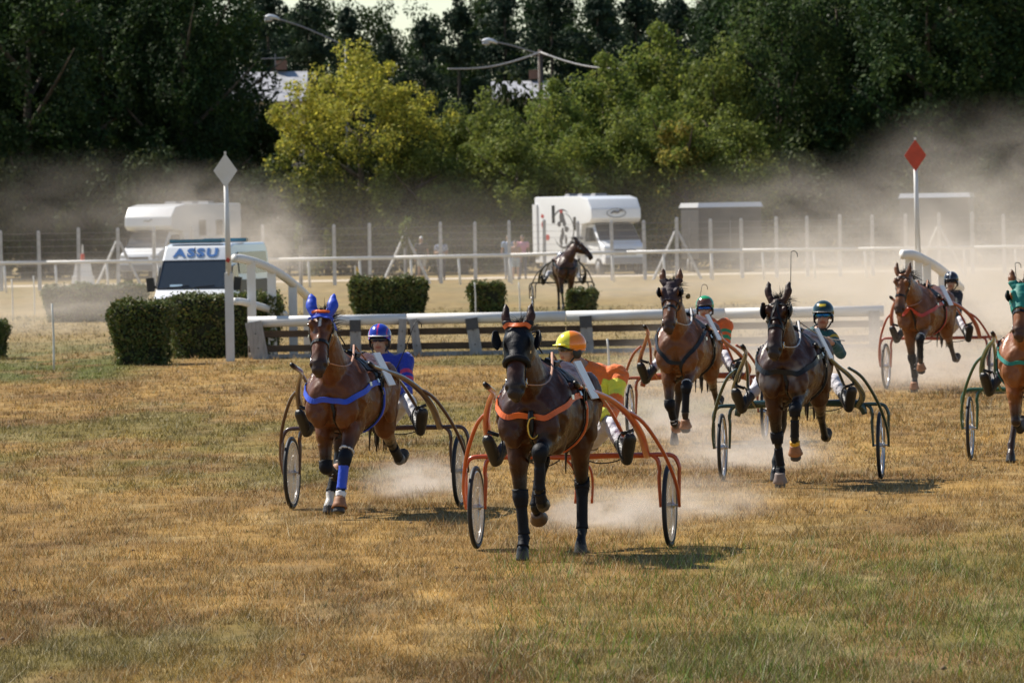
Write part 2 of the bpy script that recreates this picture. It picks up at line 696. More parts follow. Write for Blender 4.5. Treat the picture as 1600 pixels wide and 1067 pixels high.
    for leg, ch in bones.items():
        d1, t1 = seg_dist(co, ch[0], ch[1])
        k1 = np.clip((t1 - .35) / .55, 0, 1) * (d1 < .12)
        k2 = np.zeros(len(co))
        for a, b in ((1, 2), (2, 3), (3, 4)):
            d, t = seg_dist(co, ch[a], ch[b])
            k2 = np.maximum(k2, (d < .085).astype(float))
        k = np.maximum(k1, k2)
        # keep points only near this leg, below the elbow
        cols = cols * (1 - k[:, None]) + pt * k[:, None]
        d, t = seg_dist(co, ch[3], ch[4])
        hoof = (d < .08) & (t > .12)
        if sock and leg in sock:
            d2, t2 = seg_dist(co, ch[2], ch[3])
            cols[(d2 < .07)] = (.62, .58, .52)
        cols[hoof] = np.array(hoofc) * (1 + .3 * nzv[hoof])[:, None]
        leglab[leg] = ch
    rel = co - np.array(hp)
    th = rel @ np.array(eh) / HL
    hd2 = rel @ np.array(dh)
    hl2 = rel @ np.array(lh)
    ishead = (np.abs(hl2) < .16) & (hd2 > -.22) & (hd2 < .16) & (th < 1.1) & (co[:, 2] > 1.2)
    k = np.clip((th - .66) / .2, 0, 1) * ishead * (th > .3)
    cols = cols * (1 - .8 * k[:, None]) + np.array((.022, .019, .018)) * .8 * k[:, None]
    ear = (th < -.09) & (np.abs(hl2) > .02) & (np.abs(hl2) < .17) & (np.abs(hd2) < .12) & (co[:, 2] > hp.z + .03)
    ke = np.clip((-.09 - th) / .15, 0, 1) * ear
    cols = cols * (1 - .6 * ke[:, None]) + pt * .6 * ke[:, None]
    if blaze:
        tb0, tb1, wb = blaze
        wz = wb * (1 + .4 * np.array([noise.noise(V(p) * 30) for p in co]))
        b_ = (np.abs(hl2) < wz) & (th > tb0) & (th < tb1) & (hd2 > .05) & ishead
        cols[b_] = (.62, .57, .52)
    cols = cols * (1 - dark[:, None]) + np.array((.004, .003, .003)) * dark[:, None]
    set_col(me, np.clip(cols, 0.002, 1))
    body = link('body', me, coat_mat(), root)
    bvh = BVHTree.FromPolygons([V(p) for p in co], [tuple(p.vertices) for p in me.polygons])

    def HH(t, d, l):
        return hp + eh * (t * HL) + dh * d + lh * l
    # eyes
    for s in ((-1, 1) if bare_eye else ()):
        loc, nrm, i, dd = bvh.find_nearest(HH(.205, .055, s * .16))
        e = MB().ball(loc - nrm * .008, .019, 12, 8)
        e.build('eye', mat('horse_eye', (.006, .004, .003), rough=.08, var=.2), body, True)
    # mane, forelock, tail
    hair = mat('horse_hair', (.010, .008, .007), rough=.5, var=.5, scale=40, color2=(.03, .02, .014))
    mv, mf = [], []
    rs = random.Random(hash(name) % 1000 + 3)

    def lock(p, d, L, w):
        n0 = len(mv)
        side = d.cross(V((rs.uniform(-1, 1), rs.uniform(-1, 1), rs.uniform(-.2, .2)))).normalized() * w
        q = p
        dd = d.copy()
        for i in range(4):
            k_ = 1 - i / 3.6
            mv.extend([tuple(q - side * k_), tuple(q + side * k_)])
            q = q + dd * (L / 3)
            dd = (dd + V((0, .12, -.42))).normalized()
        for i in range(3):
            a = n0 + 2 * i
            mf.append((a, a + 1, a + 3, a + 2))
    for i in range(150):
        t = rs.random()
        a, b = (n1 + shift, n2 + shift) if t < .5 else (n2 + shift, pp + V((0, .02, .06)))
        base = a.lerp(b, (t * 2) % 1)
        hit = bvh.ray_cast(base + V((rs.uniform(-.02, .02), .05, .5)), V((0, 0, -1)))
        if hit[0] is None:
            continue
        lock(hit[0] - V((0, 0, .01)), V((rs.choice((-.8, .9)) * rs.uniform(.3, 1), rs.uniform(.1, .7), .55)).normalized(), rs.uniform(.09, .20), .006)
    me2 = bpy.data.meshes.new('mane')
    me2.from_pydata(mv, [], mf)
    link('mane', me2, hair, root)
    mv, mf = [], []
    for i in range(46):
        lock(HH(-.04, .03 + rs.uniform(-.03, .05), rs.uniform(-.045, .045)), (-eh * rs.uniform(.2, .9) + dh * rs.uniform(-.2, .5) + lh * rs.uniform(-.7, .9)).normalized(),
             rs.uniform(.05, .13), .004)
    me3 = bpy.data.meshes.new('forelock')
    me3.from_pydata(mv, [], mf)
    link('forelock', me3, hair, root)
    tb = MB()
    for i in range(16):
        ox, oy = rs.uniform(-.05, .05), rs.uniform(-.03, .05)
        tb.tube([(ox * .3, .84, 1.38 - low), (ox, .98 + oy, 1.30 - low), (ox * 1.6, 1.04 + oy, 1.05 - low), (ox * 1.8, 1.02 + oy, .72 + rs.uniform(-.1, .12) - low)],
                [.018, .03, .026, .004], 6, 3)
    tb.build('tail', hair, root, True)
    inf = dict(root=root, body=body, me=me, bvh=bvh, co=co, H=HH, eh=eh, dh=dh, lh=lh, HL=HL, th=th, hd=hd2, hl=hl2, ishead=ishead, ear=ear,
               bones=bones, low=low, pp=pp, hp=hp, rs=rs)
    return inf


def leg_mask(h, leg, a, b, t0, t1, r=.09):
    d, t = seg_dist(h['co'], h['bones'][leg][a], h['bones'][leg][b])
    return (d < r) & (t >= t0) & (t <= t1) & (t > 0.001) & (t < .999)


def leg_boot(h, leg, a, b, t0, t1, m, name, off=.012, r=.085, parent=None):
    mk = leg_mask(h, leg, a, b, t0, t1, r)
    return shell(h['me'], mk, off, name, m, h['root'] if parent is None else parent)


def bell_boot(h, leg, m, name='bell_boot'):
    """rubber bell over the hoof"""
    j2, j3, j4 = h['bones'][leg][2:5]
    d = (j4 - j3).normalized()
    f = V((1, 0, 0)).cross(d).normalized()
    rings = []
    for t, r in ((-.75, .046), (-.65, .052), (-.3, .056), (.0, .064), (.42, .076), (.46, .072), (.1, .052)):
        c = j3 + d * (t * .085)
        rings.append([c + V((1, 0, 0)) * (r * math.cos(2 * math.pi * k / 18)) + f * (r * math.sin(2 * math.pi * k / 18)) for k in range(18)])
    return MB().loft(rings).build(name, m, h['root'], True)


def tack(h, leather, breast, breast_w=.05, bridle_m=None, nose_t=.52, cheek=True, brow=True, shadow_roll=None, ycoll=False, girth_m=None,
         plate=True, rein_m=None, pad=True, poles=True):
    """bridle, breast strap, saddle pad, girth, rings; straps follow the coat's surface"""
    bvh, H, root = h['bvh'], h['H'], h['root']
    eh, lh, dh = h['eh'], h['lh'], h['dh']
    lw = -h['low']
    br = empty('bridle')
    br.parent = root
    bm_ = bridle_m or leather
    metal = mat('bit_metal', (.55, .53, .5), rough=.25, metal=1.0, var=.1)

    def hring(t, w, name, m, th=.006, dc=-.02, n=36, off=.004):
        pts = ring_pts(bvh, H(t, dc, 0), eh, .30, dh, n)
        return strap(bvh, pts, w, th, name, m, br, off=off, sub=0, closed=True)
    hring(nose_t, .030, 'noseband', bm_)
    if brow:
        pts = [H(.10, .03, s * .13) if abs(s) == 1 else H(.075, .12, s * .13) for s in (-1, -.5, 0, .5, 1)]
        strap(bvh, pts, .028, .006, 'browband', bm_, br)
    if cheek:
        for s in (-1, 1):
            strap(bvh, [H(-.02, -.03, s * .1), H(.14, -.02, s * .14), H(.32, .0, s * .14), H(nose_t, .0, s * .1), H(.72, -.02, s * .09)],
                  .022, .006, 'cheek_strap', bm_, br)
    strap(bvh, [H(.0, -.03, -.10), H(-.05, -.03, -.05), H(-.06, -.03, 0), H(-.05, -.03, .05), H(.0, -.03, .10)], .03, .006, 'headpiece', bm_, br)
    # bit rings
    for s in (-1, 1):
        c = H(.745, -.035, s * .080)
        ring = MB()
        pts = [c + eh * (.032 * math.cos(a)) + dh * (.032 * math.sin(a)) for a in [2 * math.pi * k / 16 for k in range(17)]]
        ring.tube(pts, .005, 6)
        ring.build('bit_ring', metal, br, True)
    if shadow_roll:
        pts = ring_pts(bvh, H(.50, -.02, 0), eh, .3, dh, 20, -105, 105)
        rr = MB().tube([p + (p - H(.50, -.02, 0)).normalized() * .018 for p in pts], [.014] + [.026] * 18 + [.014], 10)
        rr.build('shadow_roll', shadow_roll, br, True)
    # breast strap
    zc = 1.20 + lw
    if not ycoll:
        P_ = [(-.40, -.20, zc + .14), (-.34, -.50, zc + .10), (-.30, -.70, zc + .03), (-.16, -.95, zc - .03), (0, -1.0, zc - .05),
              (.16, -.95, zc - .03), (.30, -.70, zc + .03), (.34, -.50, zc + .10), (.40, -.20, zc + .14)]
        strap(bvh, P_, breast_w, .010, 'breast_strap', breast, root, off=.006)
        strap(bvh, [(0, -1.0, zc - .05), (0, -.9, zc - .16), (0, -.7, zc - .34), (0, -.45, zc - .42), (0, -.2, zc - .45)], .032, .007, 'martingale', leather, root)
    else:
        for s in (-1, 1):
            strap(bvh, [(s * .30, -.25, zc + .26), (s * .30, -.52, zc + .18), (s * .24, -.76, zc + .02), (s * .09, -.95, zc - .12), (0, -1.0, zc - .18)],
                  .045, .009, 'breast_strap', breast, root, off=.006)
        strap(bvh, [(0, -1.0, zc - .18), (0, -.9, zc - .26), (0, -.7, zc - .36), (0, -.45, zc - .42), (0, -.2, zc - .45)], .04, .008, 'martingale', leather, root)
    # buckles, rings and the overcheck line
    for s in (-1, 1):
        for q in ((s * .34, -.52, zc + .11), (s * .36, -.30, zc + .14), (s * .36, -.17, zc + .02)):
            loc, nr, _, _ = bvh.find_nearest(V(q))
            fr_ = nr.to_track_quat('Z', 'Y').to_matrix()
            MB().box(loc + nr * .02, (.045, .038, .008), fr_).build('buckle', metal, root)
        loc, nr, _, _ = bvh.find_nearest(H(.34, .0, s * .14))
        MB().box(loc + nr * .014, (.026, .022, .007), nr.to_track_quat('Z', 'Y').to_matrix()).build('buckle', metal, br)
    MB().tube([H(-.06, -.02, .012), H(-.06, -.02, .012).lerp(V((0, -.2, 1.66 + lw)), .5) + V((0, 0, .02)), V((0, -.2, 1.66 + lw))], .007, 6, 3).build('overcheck', leather, root)
    # saddle pad, saddle and girth
    co = h['co']
    if pad:
        mk = (np.abs(co[:, 1] + .17) < .13) & (co[:, 2] - lw > 1.33) & (co[:, 1] > -.4)
        shell(h['me'], mk, .014, 'saddle_pad', leather, root)
    gp = ring_pts(bvh, V((0, -.17, 1.19 + lw)), (0, 1, 0), .48, (0, 0, 1), 60)
    g = strap(bvh, gp, .06, .010, 'girth', leather, root, off=.008, sub=0, closed=True)
    for s in (-1, 1):
        gpts = [p for p in gp if s * p.x > .12 and p.z > .85 + lw and p.z < 1.26 + lw]
        gpts.sort(key=lambda p: p.z)
        if len(gpts) > 3:
            strap(bvh, gpts, .03, .012, 'tug_strap', girth_m or breast, root, off=.018, sub=2)
    sd = MB()
    for s in (-1, 1):
        sd.box((s * .07, -.17, 1.60 + lw - .02), (.10, .16, .05), Matrix.Rotation(R(s * 22), 3, 'Y'))
    for s in (-1, 1):
        sd.tube([(s * .05, -.17, 1.61 + lw), (s * .06, -.17, 1.66 + lw), (s * .085, -.17, 1.67 + lw), (s * .09, -.17, 1.62 + lw)], .006, 6)
    sd.build('saddle', leather, root)
    # crupper strap along the back
    strap(bvh, [(0, -.05, 1.8), (0, .15, 1.8), (0, .4, 1.8), (0, .62, 1.8), (0, .8, 1.5)], .028, .007, 'back_strap', leather, root)
    # shaft holders at the sides
    for s in (-1, 1):
        hit = bvh.ray_cast(V((s * .8, -.17, 1.32 + lw)), V((-s, 0, 0)))
        x = abs(hit[0].x) if hit[0] is not None else .3
        t = MB()
        t.box((s * (x + .022), -.17, 1.30 + lw), (.028, .075, .20))
        t.tube([(s * (x + .045), -.19 + .05 * math.cos(a), 1.30 + lw + .06 * math.sin(a)) for a in [2 * math.pi * k / 12 for k in range(13)]], .009, 6)
        t.build('shaft_loop', leather, root)
    if plate:
        # number cloth board standing out on the left side of the saddle
        hit = bvh.ray_cast(V((.8, .10, 1.40 + lw)), V((-1, 0, 0)))
        x = hit[0].x if hit[0] is not None else .25
        p = MB()
        p.box((x + .035, .10, 1.43 + lw), (.012, .26, .34), Matrix.Rotation(R(-26), 3, 'Y'))
        p.build('number_board', mat('number_board_white', (.80, .80, .80), rough=.45, var=.06), root)


def blinkers(h, m, size=.06, t=.20, out=.03, parent=None, flare=28):
    """leather cups beside the eyes"""
    H, eh, dh, lh = h['H'], h['eh'], h['dh'], h['lh']
    for s in (-1, 1):
        rings = []
        c0 = H(t, .02, s * (.105 + out * .2))
        for k, (d, r, o) in enumerate(((-.01, .2, 0), (0, 1, 0), (.012, 1.05, .004), (.03, .92, .012), (.035, .75, .006), (.012, .5, 0))):
            pass
        # a curved plate: part of an ellipsoid
        vs, fs = [], []
        na, nb_ = 10, 8
        for i in range(na):
            for j in range(nb_):
                u = -1 + 2 * i / (na - 1)
                v = -1 + 2 * j / (nb_ - 1)
                uu, vv = u * math.sqrt(1 - v * v / 2), v * math.sqrt(1 - u * u / 2)
                bul = .035 * (1 - uu * uu) * (1 - vv * vv)
                p = c0 + eh * (vv * size * 1.15) + dh * (uu * size * .8 + .035) + lh * (s * (out + bul + (uu + 1) * size * .85 * math.tan(R(flare))))
                vs.append(p)
        for i in range(na - 1):
            for j in range(nb_ - 1):
                a = i * nb_ + j
                fs.append((a, a + 1, a + nb_ + 1, a + nb_))
        me = bpy.data.meshes.new('blinker')
        me.from_pydata([tuple(p) for p in vs], [], fs)
        o = link('blinker', me, m, parent or h['root'])
        sm = o.modifiers.new('s', 'SOLIDIFY')
        sm.thickness = .008
        sm.offset = 0


def hood(h, m, t1=.45, t0=-.10, off=.010, ears=None, ear_m=None, eyes=True, name='hood'):
    co = h['co']
    th, hl, hd = h['th'], h['hl'], h['hd']
    mk = h['ishead'] & (th > t0) & (th < t1) & ~h['ear']
    mk &= (hd > -.20)
    if eyes:
        for s in (-1, 1):
            p = np.array(h['H'](.20, .06, s * .11))
            mk &= np.linalg.norm(co - p, axis=1) > .042
    o = shell(h['me'], mk, off, name, m, h['root'], wob=.002)
    if not eyes and o is not None:
        sm = o.modifiers.new('s', 'SMOOTH')
        sm.iterations = 14
        sm.factor = .5
    if ears:
        mk2 = h['ear'] | (h['ishead'] & (th > -.12) & (th < .07))
        shell(h['me'], mk2, .012, 'ear_cover', ear_m or m, h['root'])
    return o

# ------------------------------------------------------------------ sulkies
def wheel(root, x, paint, disc, rubber, alu, rad=.35):
    """tyre, rim, hub and spokes or a clear disc cover"""
    w = empty('wheel')
    w.parent = root
    w.location = (x, 0, rad)
    n = 56
    tv, tf = [], []

    def torus(R0, rx, rr, name, m, prof=10):
        vs, fs = [], []
        for i in range(n):
            a = 2 * math.pi * i / n
            for j in range(prof):
                b = 2 * math.pi * j / prof
                r = R0 + rr * math.cos(b)
                vs.append((rx * math.sin(b), r * math.cos(a), r * math.sin(a)))
        for i in range(n):
            for j in range(prof):
                fs.append((i * prof + j, i * prof + (j + 1) % prof, ((i + 1) % n) * prof + (j + 1) % prof, ((i + 1) % n) * prof + j))
        me = bpy.data.meshes.new(name)
        me.from_pydata(vs, [], fs)
        return link(name, me, m, w)
    torus(rad - .022, .020, .022, 'tyre', rubber)
    torus(rad - .052, .014, .012, 'rim', alu)
    hub = MB().tube([(-.045, 0, 0), (-.03, 0, 0), (.03, 0, 0), (.045, 0, 0)], [.018, .028, .028, .018], 12)
    hub.tube([(-.07, 0, 0), (.07, 0, 0)], .009, 8)
    hub.build('hub', alu, w)
    if disc:
        clear = mat('clear_disc_cover', (.62, .55, .44), rough=.18, var=.12, scale=5, alpha=.55, spec=.5)
        for s in (-1, 1):
            vs = [(s * .022, 0, 0)] + [(s * .013, (rad - .055) * math.cos(2 * math.pi * i / n), (rad - .055) * math.sin(2 * math.pi * i / n)) for i in range(n)]
            fs = [(0, 1 + i, 1 + (i + 1) % n) if s > 0 else (0, 1 + (i + 1) % n, 1 + i) for i in range(n)]
            me = bpy.data.meshes.new('disc_cover')
            me.from_pydata(vs, [], fs)
            link('disc_cover', me, clear, w)
    sp = MB()
    ns = 28 if not disc else 20
    for i in range(ns):
        a = 2 * math.pi * i / ns
        b = a + (.35 if i % 2 else -.35)
        s = 1 if (i // 2) % 2 else -1
        sp.tube([(s * .024, .026 * math.cos(b), .026 * math.sin(b)), (0, (rad - .052) * math.cos(a), (rad - .052) * math.sin(a))], .0022, 4)
    sp.build('spokes', alu, w)
    return w


def sulky(name, label, paint, loc, rz, disc=False, arch=False, tip_z=1.40, tipx=.37, tail_bars=False, loop_c=None):
    root = empty(name, loc, rz)
    tag(root, label, 'sulky')
    rubber = mat('tyre_rubber', (.016, .016, .017), rough=.75, var=.3, scale=14)
    alu = mat('wheel_alloy', (.55, .55, .56), rough=.3, metal=1.0, var=.15)
    black = mat('black_fitting', (.012, .012, .013), rough=.45, var=.3)
    hx = .82
    zb = .77
    for s in (-1, 1):
        wheel(root, s * hx, paint, disc, rubber, alu)
        sh = MB()
        if not arch:
            sh.tube([(s * tipx, -2.02, tip_z + .02), (s * tipx, -1.9, tip_z), (s * (tipx + .03), -1.5, tip_z - .05), (s * .50, -1.1, tip_z - .13),
                     (s * .595, -.72, 1.13), (s * .64, -.42, .98), (s * .645, -.2, .86), (s * .635, -.02, zb)],
                    [.020, .023, .024, .025, .030, .034, .034, .030], 12, 5)
        else:
            sh.tube([(s * tipx, -2.02, tip_z + .02), (s * tipx, -1.9, tip_z), (s * (tipx + .03), -1.5, tip_z - .07), (s * .49, -1.1, tip_z - .20),
                     (s * .58, -.70, 1.08), (s * .645, -.38, .95), (s * .655, -.18, .86), (s * .60, -.02, zb)],
                    [.020, .022, .022, .023, .025, .030, .036, .036], 12, 5)
        sh.build('shaft', paint, root, True)
        MB().tube([(s * tipx, -2.09, tip_z + .035), (s * tipx, -1.96, tip_z + .01)], [.020, .026], 10).build('shaft_tip', black, root, True)
        # outer stay curving down to the wheel's outer hub
        MB().tube([(s * .575, -.80, 1.17), (s * .70, -.60, 1.06), (s * .83, -.36, .80), (s * .90, -.14, .53), (s * .905, -.01, .34)],
                  [.015, .017, .017, .016, .013], 10, 5).build('outer_stay', paint, root, True)
        # inner brace from shaft to cross bar
        MB().tube([(s * (tipx + .06), -1.36, tip_z - .06), (s * .46, -.8, 1.16), (s * .50, -.35, .92), (s * .47, -.03, zb)],
                  [.015, .016, .017, .017], 10, 5).build('brace', paint, root, True)
        # fork over the wheel
        MB().tube([(s * .60, 0, zb), (s * .76, 0, zb + .005), (s * .86, 0, zb - .01), (s * .905, 0, zb - .09), (s * .905, 0, .6), (s * .90, 0, .335)],
                  [.020, .020, .019, .017, .016, .013], 10, 5).build('outer_fork', paint, root, True)
        MB().tube([(s * .68, 0, zb), (s * .725, 0, zb - .04), (s * .74, 0, zb - .12), (s * .735, 0, .58), (s * .745, 0, .335)],
                  [.017, .019, .018, .017, .013], 10, 5).build('inner_fork', paint, root, True)
        # stirrup bracket and loop
        fr = MB()
        fr.box((s * .565, -.58, .985), (.10, .035, .03), Matrix.Rotation(R(s * -18), 3, 'Y'))
        fr.tube([(s * .52, -.58, .99), (s * .485, -.60, .92), (s * .50, -.62, .80), (s * .56, -.60, .74), (s * .61, -.58, .82), (s * .61, -.56, .93)], .008, 8, 4)
        fr.build('stirrup', black, root, True)
    # cross bar, arched on the newer carts
    cb = MB()
    if arch:
        cb.tube([(-.66, 0, zb - .10), (-.62, 0, zb - .01), (-.5, 0, zb + .015), (-.2, 0, zb + .02), (.2, 0, zb + .02), (.5, 0, zb + .015), (.62, 0, zb - .01), (.66, 0, zb - .10)],
                [.03, .045, .042, .034, .034, .042, .045, .03], 12, 4)
    else:
        cb.tube([(-.66, 0, zb), (-.3, 0, zb), (0, 0, zb - .01), (.3, 0, zb), (.66, 0, zb)], .024, 12, 3)
    cb.build('cross_bar', paint, root, True)
    seat = MB()
    seat.loft([[V((x * w, y * d + .14, z)) for x, y in [(math.cos(2 * math.pi * k / 20), math.sin(2 * math.pi * k / 20)) for k in range(20)]]
               for w, d, z in ((.16, .13, zb + .035), (.20, .17, zb + .045), (.21, .18, zb + .075), (.19, .16, zb + .10), (.10, .08, zb + .09))])
    seat.build('seat', black, root, True)
    for s in (-1, 1):
        MB().tube([(s * .12, 0, zb + .01), (s * .10, .08, zb + .04), (s * .08, .2, zb + .045)], .014, 8, 3).build('seat_bracket', paint, root, True)
    if tail_bars:
        for x in (.02, .16):
            MB().tube([(x - .1, .02, zb), (x - .02, .06, zb - .1), (x, .08, zb - .22), (x - .01, .08, zb - .40)], .012, 8, 4).build('dust_bar', paint, root, True)
    MB().tube([(.1, -.02, zb - .02), (.22, -.04, zb - .06), (.36, -.03, zb - .05), (.46, -.01, zb - .01)], .006, 6, 5).build('cable', black, root, True)
    MB().tube([(-.1, -.02, zb - .03), (-.2, -.04, zb - .08), (-.34, -.03, zb - .05), (-.42, -.01, zb - .01)], .006, 6, 5).build('cable', black, root, True)
    return root


# ------------------------------------------------------------------ people
def person(name, label, J, jacket, legs_c, shoe=(.012, .012, .013), skin=(.42, .24, .15), hair=None, helmet=None, goggles=None,
           face_yaw=0.0, face_pitch=0.0, lean=V((0, 0, 1)), vox=.0105, bare_arms=False, jacket_cut=None, group=None, shorts=False, fat=1.0,
           skin_top=False, boots=True, girth=1.0, hand_dir=None, loc=(0, 0, 0), rz=0.0):
    """one continuous body; clothing and helmet lie on it. J: joint positions in the person's own frame (-y is forward)"""
    root = empty(name, loc, rz)
    tag(root, label, 'person', group)
    mb = MB()
    g = girth
    pel, chest, neck, head = J['pelvis'], J['chest'], J['neck'], J['head']
    sux = (J['shL'] - J['shR']).normalized()
    hux = (J['hipL'] - J['hipR']).normalized()
    mid = pel.lerp(chest, .5)
    limb(mb, [(pel + (pel - mid).normalized() * .09, .11 * g, .09), (pel, .165 * g, .125 * g), (mid, .145 * g, .11 * g), (chest, .165 * g, .12 * g),
              (chest.lerp(neck, .55), .165, .095), (chest.lerp(neck, .9), .085, .07), (neck, .055, .058)], ux=sux, n=18)
    limb(mb, [(neck - (neck - chest).normalized() * .03, .06, .062), (neck, .054, .057), (head - V((0, -.01, .06)), .052, .055)], ux=sux, n=12)
    Fm = Matrix.Rotation(R(face_yaw), 3, 'Z') @ Matrix.Rotation(R(face_pitch), 3, 'X')

    def F(x, y, z):
        return head + Fm @ V((x, y, z))
    mb.ball(F(0, .012, .035), (.076, .094, .088), 18, 12, Fm)
    mb.ball(F(0, -.03, -.045), (.058, .060, .070), 16, 10, Fm)
    mb.ball(F(0, -.062, -.095), (.024, .022, .02), 10, 8, Fm)
    limb(mb, [(F(0, -.082, .015), .008, .008), (F(0, -.100, -.025), .013, .012), (F(0, -.098, -.036), .015, .01)], ux=Fm @ V((1, 0, 0)), n=8, k=2)
    limb(mb, [(F(-.028, -.078, -.062), .006, .006), (F(0, -.088, -.061), .012, .009), (F(.028, -.078, -.062), .006, .006)], ux=V((0, 0, 1)), n=8, k=2)
    for s in (-1, 1):
        mb.ball(F(s * .078, .01, -.01), (.012, .024, .034), 8, 6, Fm)
    bones = {}
    for s, k in ((1, 'L'), (-1, 'R')):
        sh, el, wr = J['sh' + k], J['el' + k], J['wr' + k]
        limb(mb, [(chest.lerp(neck, .35).lerp(sh, .4), .06, .075), (sh, .068, .072), (sh.lerp(el, .35), .052, .056), (el, .042, .045), (el.lerp(wr, .3), .043, .044),
                  (wr, .027, .033)], ux=V((0.3, .2, .93)), n=12)
        # hand
        d = (wr - el).normalized()
        hd = (hand_dir or {}).get(k)
        if hd is not None:
            d = hd.normalized()
        pn = d.cross(V((0, 0, 1)))
        if pn.length < .1:
            pn = V((s, 0, 0))
        pn.normalize()
        up = pn.cross(d).normalized()              # knuckle row runs along up
        inn = pn * (-s if pn.x > 0 else s)         # palm faces the middle
        limb(mb, [(wr - d * .01, .026, .030), (wr + d * .045, .018, .040), (wr + d * .085, .015, .042)], ux=inn, n=10, k=3)
        for q in range(4):
            o = up * (.033 - .022 * q)
            L = (.036, .042, .039, .030)[q]
            a = wr + d * .082 + o
            b = a + (d * .75 + inn * .65) * L
            c = b + (d * -.15 + inn * 1.0) * L * .75
            e = c + (d * -.9 + inn * .2) * L * .6
            mb.tube([a - d * .02, a, b, c, e], [.009, .0095, .009, .0082, .0065], 8, 2)
        a = wr + d * .03 + up * .03
        mb.tube([a, a + d * .03 + up * .022 + inn * .012, a + d * .055 + up * .018 + inn * .04], [.012, .0105, .0075], 8, 2)
        bones['arm' + k] = (sh, el, wr)
        hip, kn, an, toe = J['hip' + k], J['kn' + k], J['an' + k], J['toe' + k]
        lux = (J['shL'] - J['shR']).normalized() if (kn - hip).normalized().dot(sux) < .8 else V((0, 0, 1))
        limb(mb, [(pel.lerp(hip, .6), .10, .11), (hip, .098 * g, .105 * g), (hip.lerp(kn, .45), .078 * g, .085 * g), (kn, .056, .060), (kn.lerp(an, .3), .052, .060), (kn.lerp(an, .75), .037, .042),
                  (an, .034, .040)], ux=lux, n=14)
        fd = (toe - an).normalized()
        shin = (kn - an).normalized()
        sole = (-shin - fd * (-shin).dot(fd)).normalized() if abs(shin.dot(fd)) < .95 else V((0, 0, -1))
        heel = an + sole * .05 - fd * .045
        limb(mb, [(an + shin * .02, .037, .042), (an + sole * .03 - fd * .015, .036, .05), (heel + fd * .04 + sole * .0, .036, .042)], ux=fd.cross(sole), n=10)
        limb(mb, [(heel - fd * .005, .030, .030), (heel + fd * .06, .036, .040), (an + sole * .055 + fd * .10, .043, .034), (an + sole * .062 + fd * .17, .045, .026), (an + sole * .062 + fd * .215, .03, .018)],
             ux=fd.cross(sole), n=12)
        bones['leg' + k] = (hip, kn, an, an + fd * .2)
    me = fuse(mb, vox, 5)
    co = get_co(me).astype(np.float64)
    # labels by nearest bone
    lab = {}
    dT, tT = seg_dist(co, pel, neck)
    dH = np.linalg.norm(co - np.array(head), axis=1)
    dT = dT - .13
    best = dT.copy()
    idx = np.zeros(len(co), int)
    par = tT.copy()
    segs = [('torso', pel, neck)]
    for k in 'LR':
        sh, el, wr = bones['arm' + k]
        hp_, kn, an, toe = bones['leg' + k]
        segs += [('uarm', sh, el), ('farm', el, wr), ('hand', wr + (wr - el).normalized() * .01, wr + (wr - el).normalized() * .12), ('thigh', hp_.lerp(kn, .15), kn), ('shin', kn, an), ('foot', an, toe)]
    rad = {'uarm': .05, 'farm': .036, 'hand': .03, 'thigh': .08, 'shin': .045, 'foot': .045}
    for i, (nm, a, b) in enumerate(segs[1:], 1):
        d, t = seg_dist(co, a, b)
        d = d - rad[nm]
        m_ = d < best
        best[m_] = d[m_]
        idx[m_] = i
        par[m_] = t[m_]
    d = dH - .10
    hd_m = (d < best) & ((co - np.array(neck)) @ np.array((head - neck).normalized()) > .01)
    idx[hd_m] = 99
    nm = np.array([segs[i][0] if i < 99 else 'head' for i in idx])
    kind = nm
    cols = np.tile(np.array(skin), (len(co), 1))
    rel = (co - np.array(head)) @ np.array(Fm)
    lips = (np.abs(rel[:, 0]) < .030) & (np.abs(rel[:, 2] + .062) < .012) & (rel[:, 1] < -.06)
    cols[lips] = np.array(skin) * np.array((.75, .45, .42))
    if hair is not None:
        hm = (kind == 'head') & (((rel[:, 2] > .05) & (rel[:, 1] > -.085)) | ((rel[:, 1] > .01) & (rel[:, 2] > -.06)))
        cols[hm] = hair
    set_col(me, cols)
    body = link('body', me, mat('skin', (1, 1, 1), rough=.5, var=.10, scale=30, attr='Col', bump=.1), root)
    for s in (-1, 1):
        e = MB()
        e.ball(F(s * .031, -.078, .012), .0115, 10, 8)
        e.build('eye', mat('eye_dark', (.02, .015, .012), rough=.15), body, True)
    # clothing
    cloth = mat('cloth', (1, 1, 1), rough=.75, var=.10, scale=14, attr='Col', bump=.8, bscale=22, sheen=.2)
    dz = np.array(chest) - np.array(pel)
    tpos = ((co - np.array(pel)) @ dz) / (dz @ dz)
    tors = (kind == 'torso')
    if jacket is not None:
        arms = (kind == 'uarm') | ((kind == 'farm') & (par < .93))
        if bare_arms:
            arms = (kind == 'uarm') & (par < .6)
        ndir = np.array((head - neck).normalized())
        below = ((co - np.array(neck)) @ ndir) < -.005 + .03 * ((co - np.array(neck)) @ np.array((0, 1, 0)) > 0)
        mk = (tors & (tpos > -.02) & below) | arms | ((kind == 'thigh') & (par <= .001) & (tpos > .05))
        if callable(jacket):
            jc = np.array([jacket(p, kk, pr, t_) for p, kk, pr, t_ in zip(co, kind, par, tpos)])
        else:
            jc = np.tile(np.array(jacket), (len(co), 1))
        shell(me, mk, .014 * fat, 'jacket', cloth, root, cols=jc, wob=.013 * fat, wscale=11)
    lm = (kind == 'thigh') | (tors & (tpos < .06)) | ((kind == 'shin') & (par < (.9 if not shorts else -1)))
    if shorts:
        lm = (tors & (tpos < .06)) | ((kind == 'thigh') & (par < .85))
    lc = np.tile(np.array(legs_c), (len(co), 1))
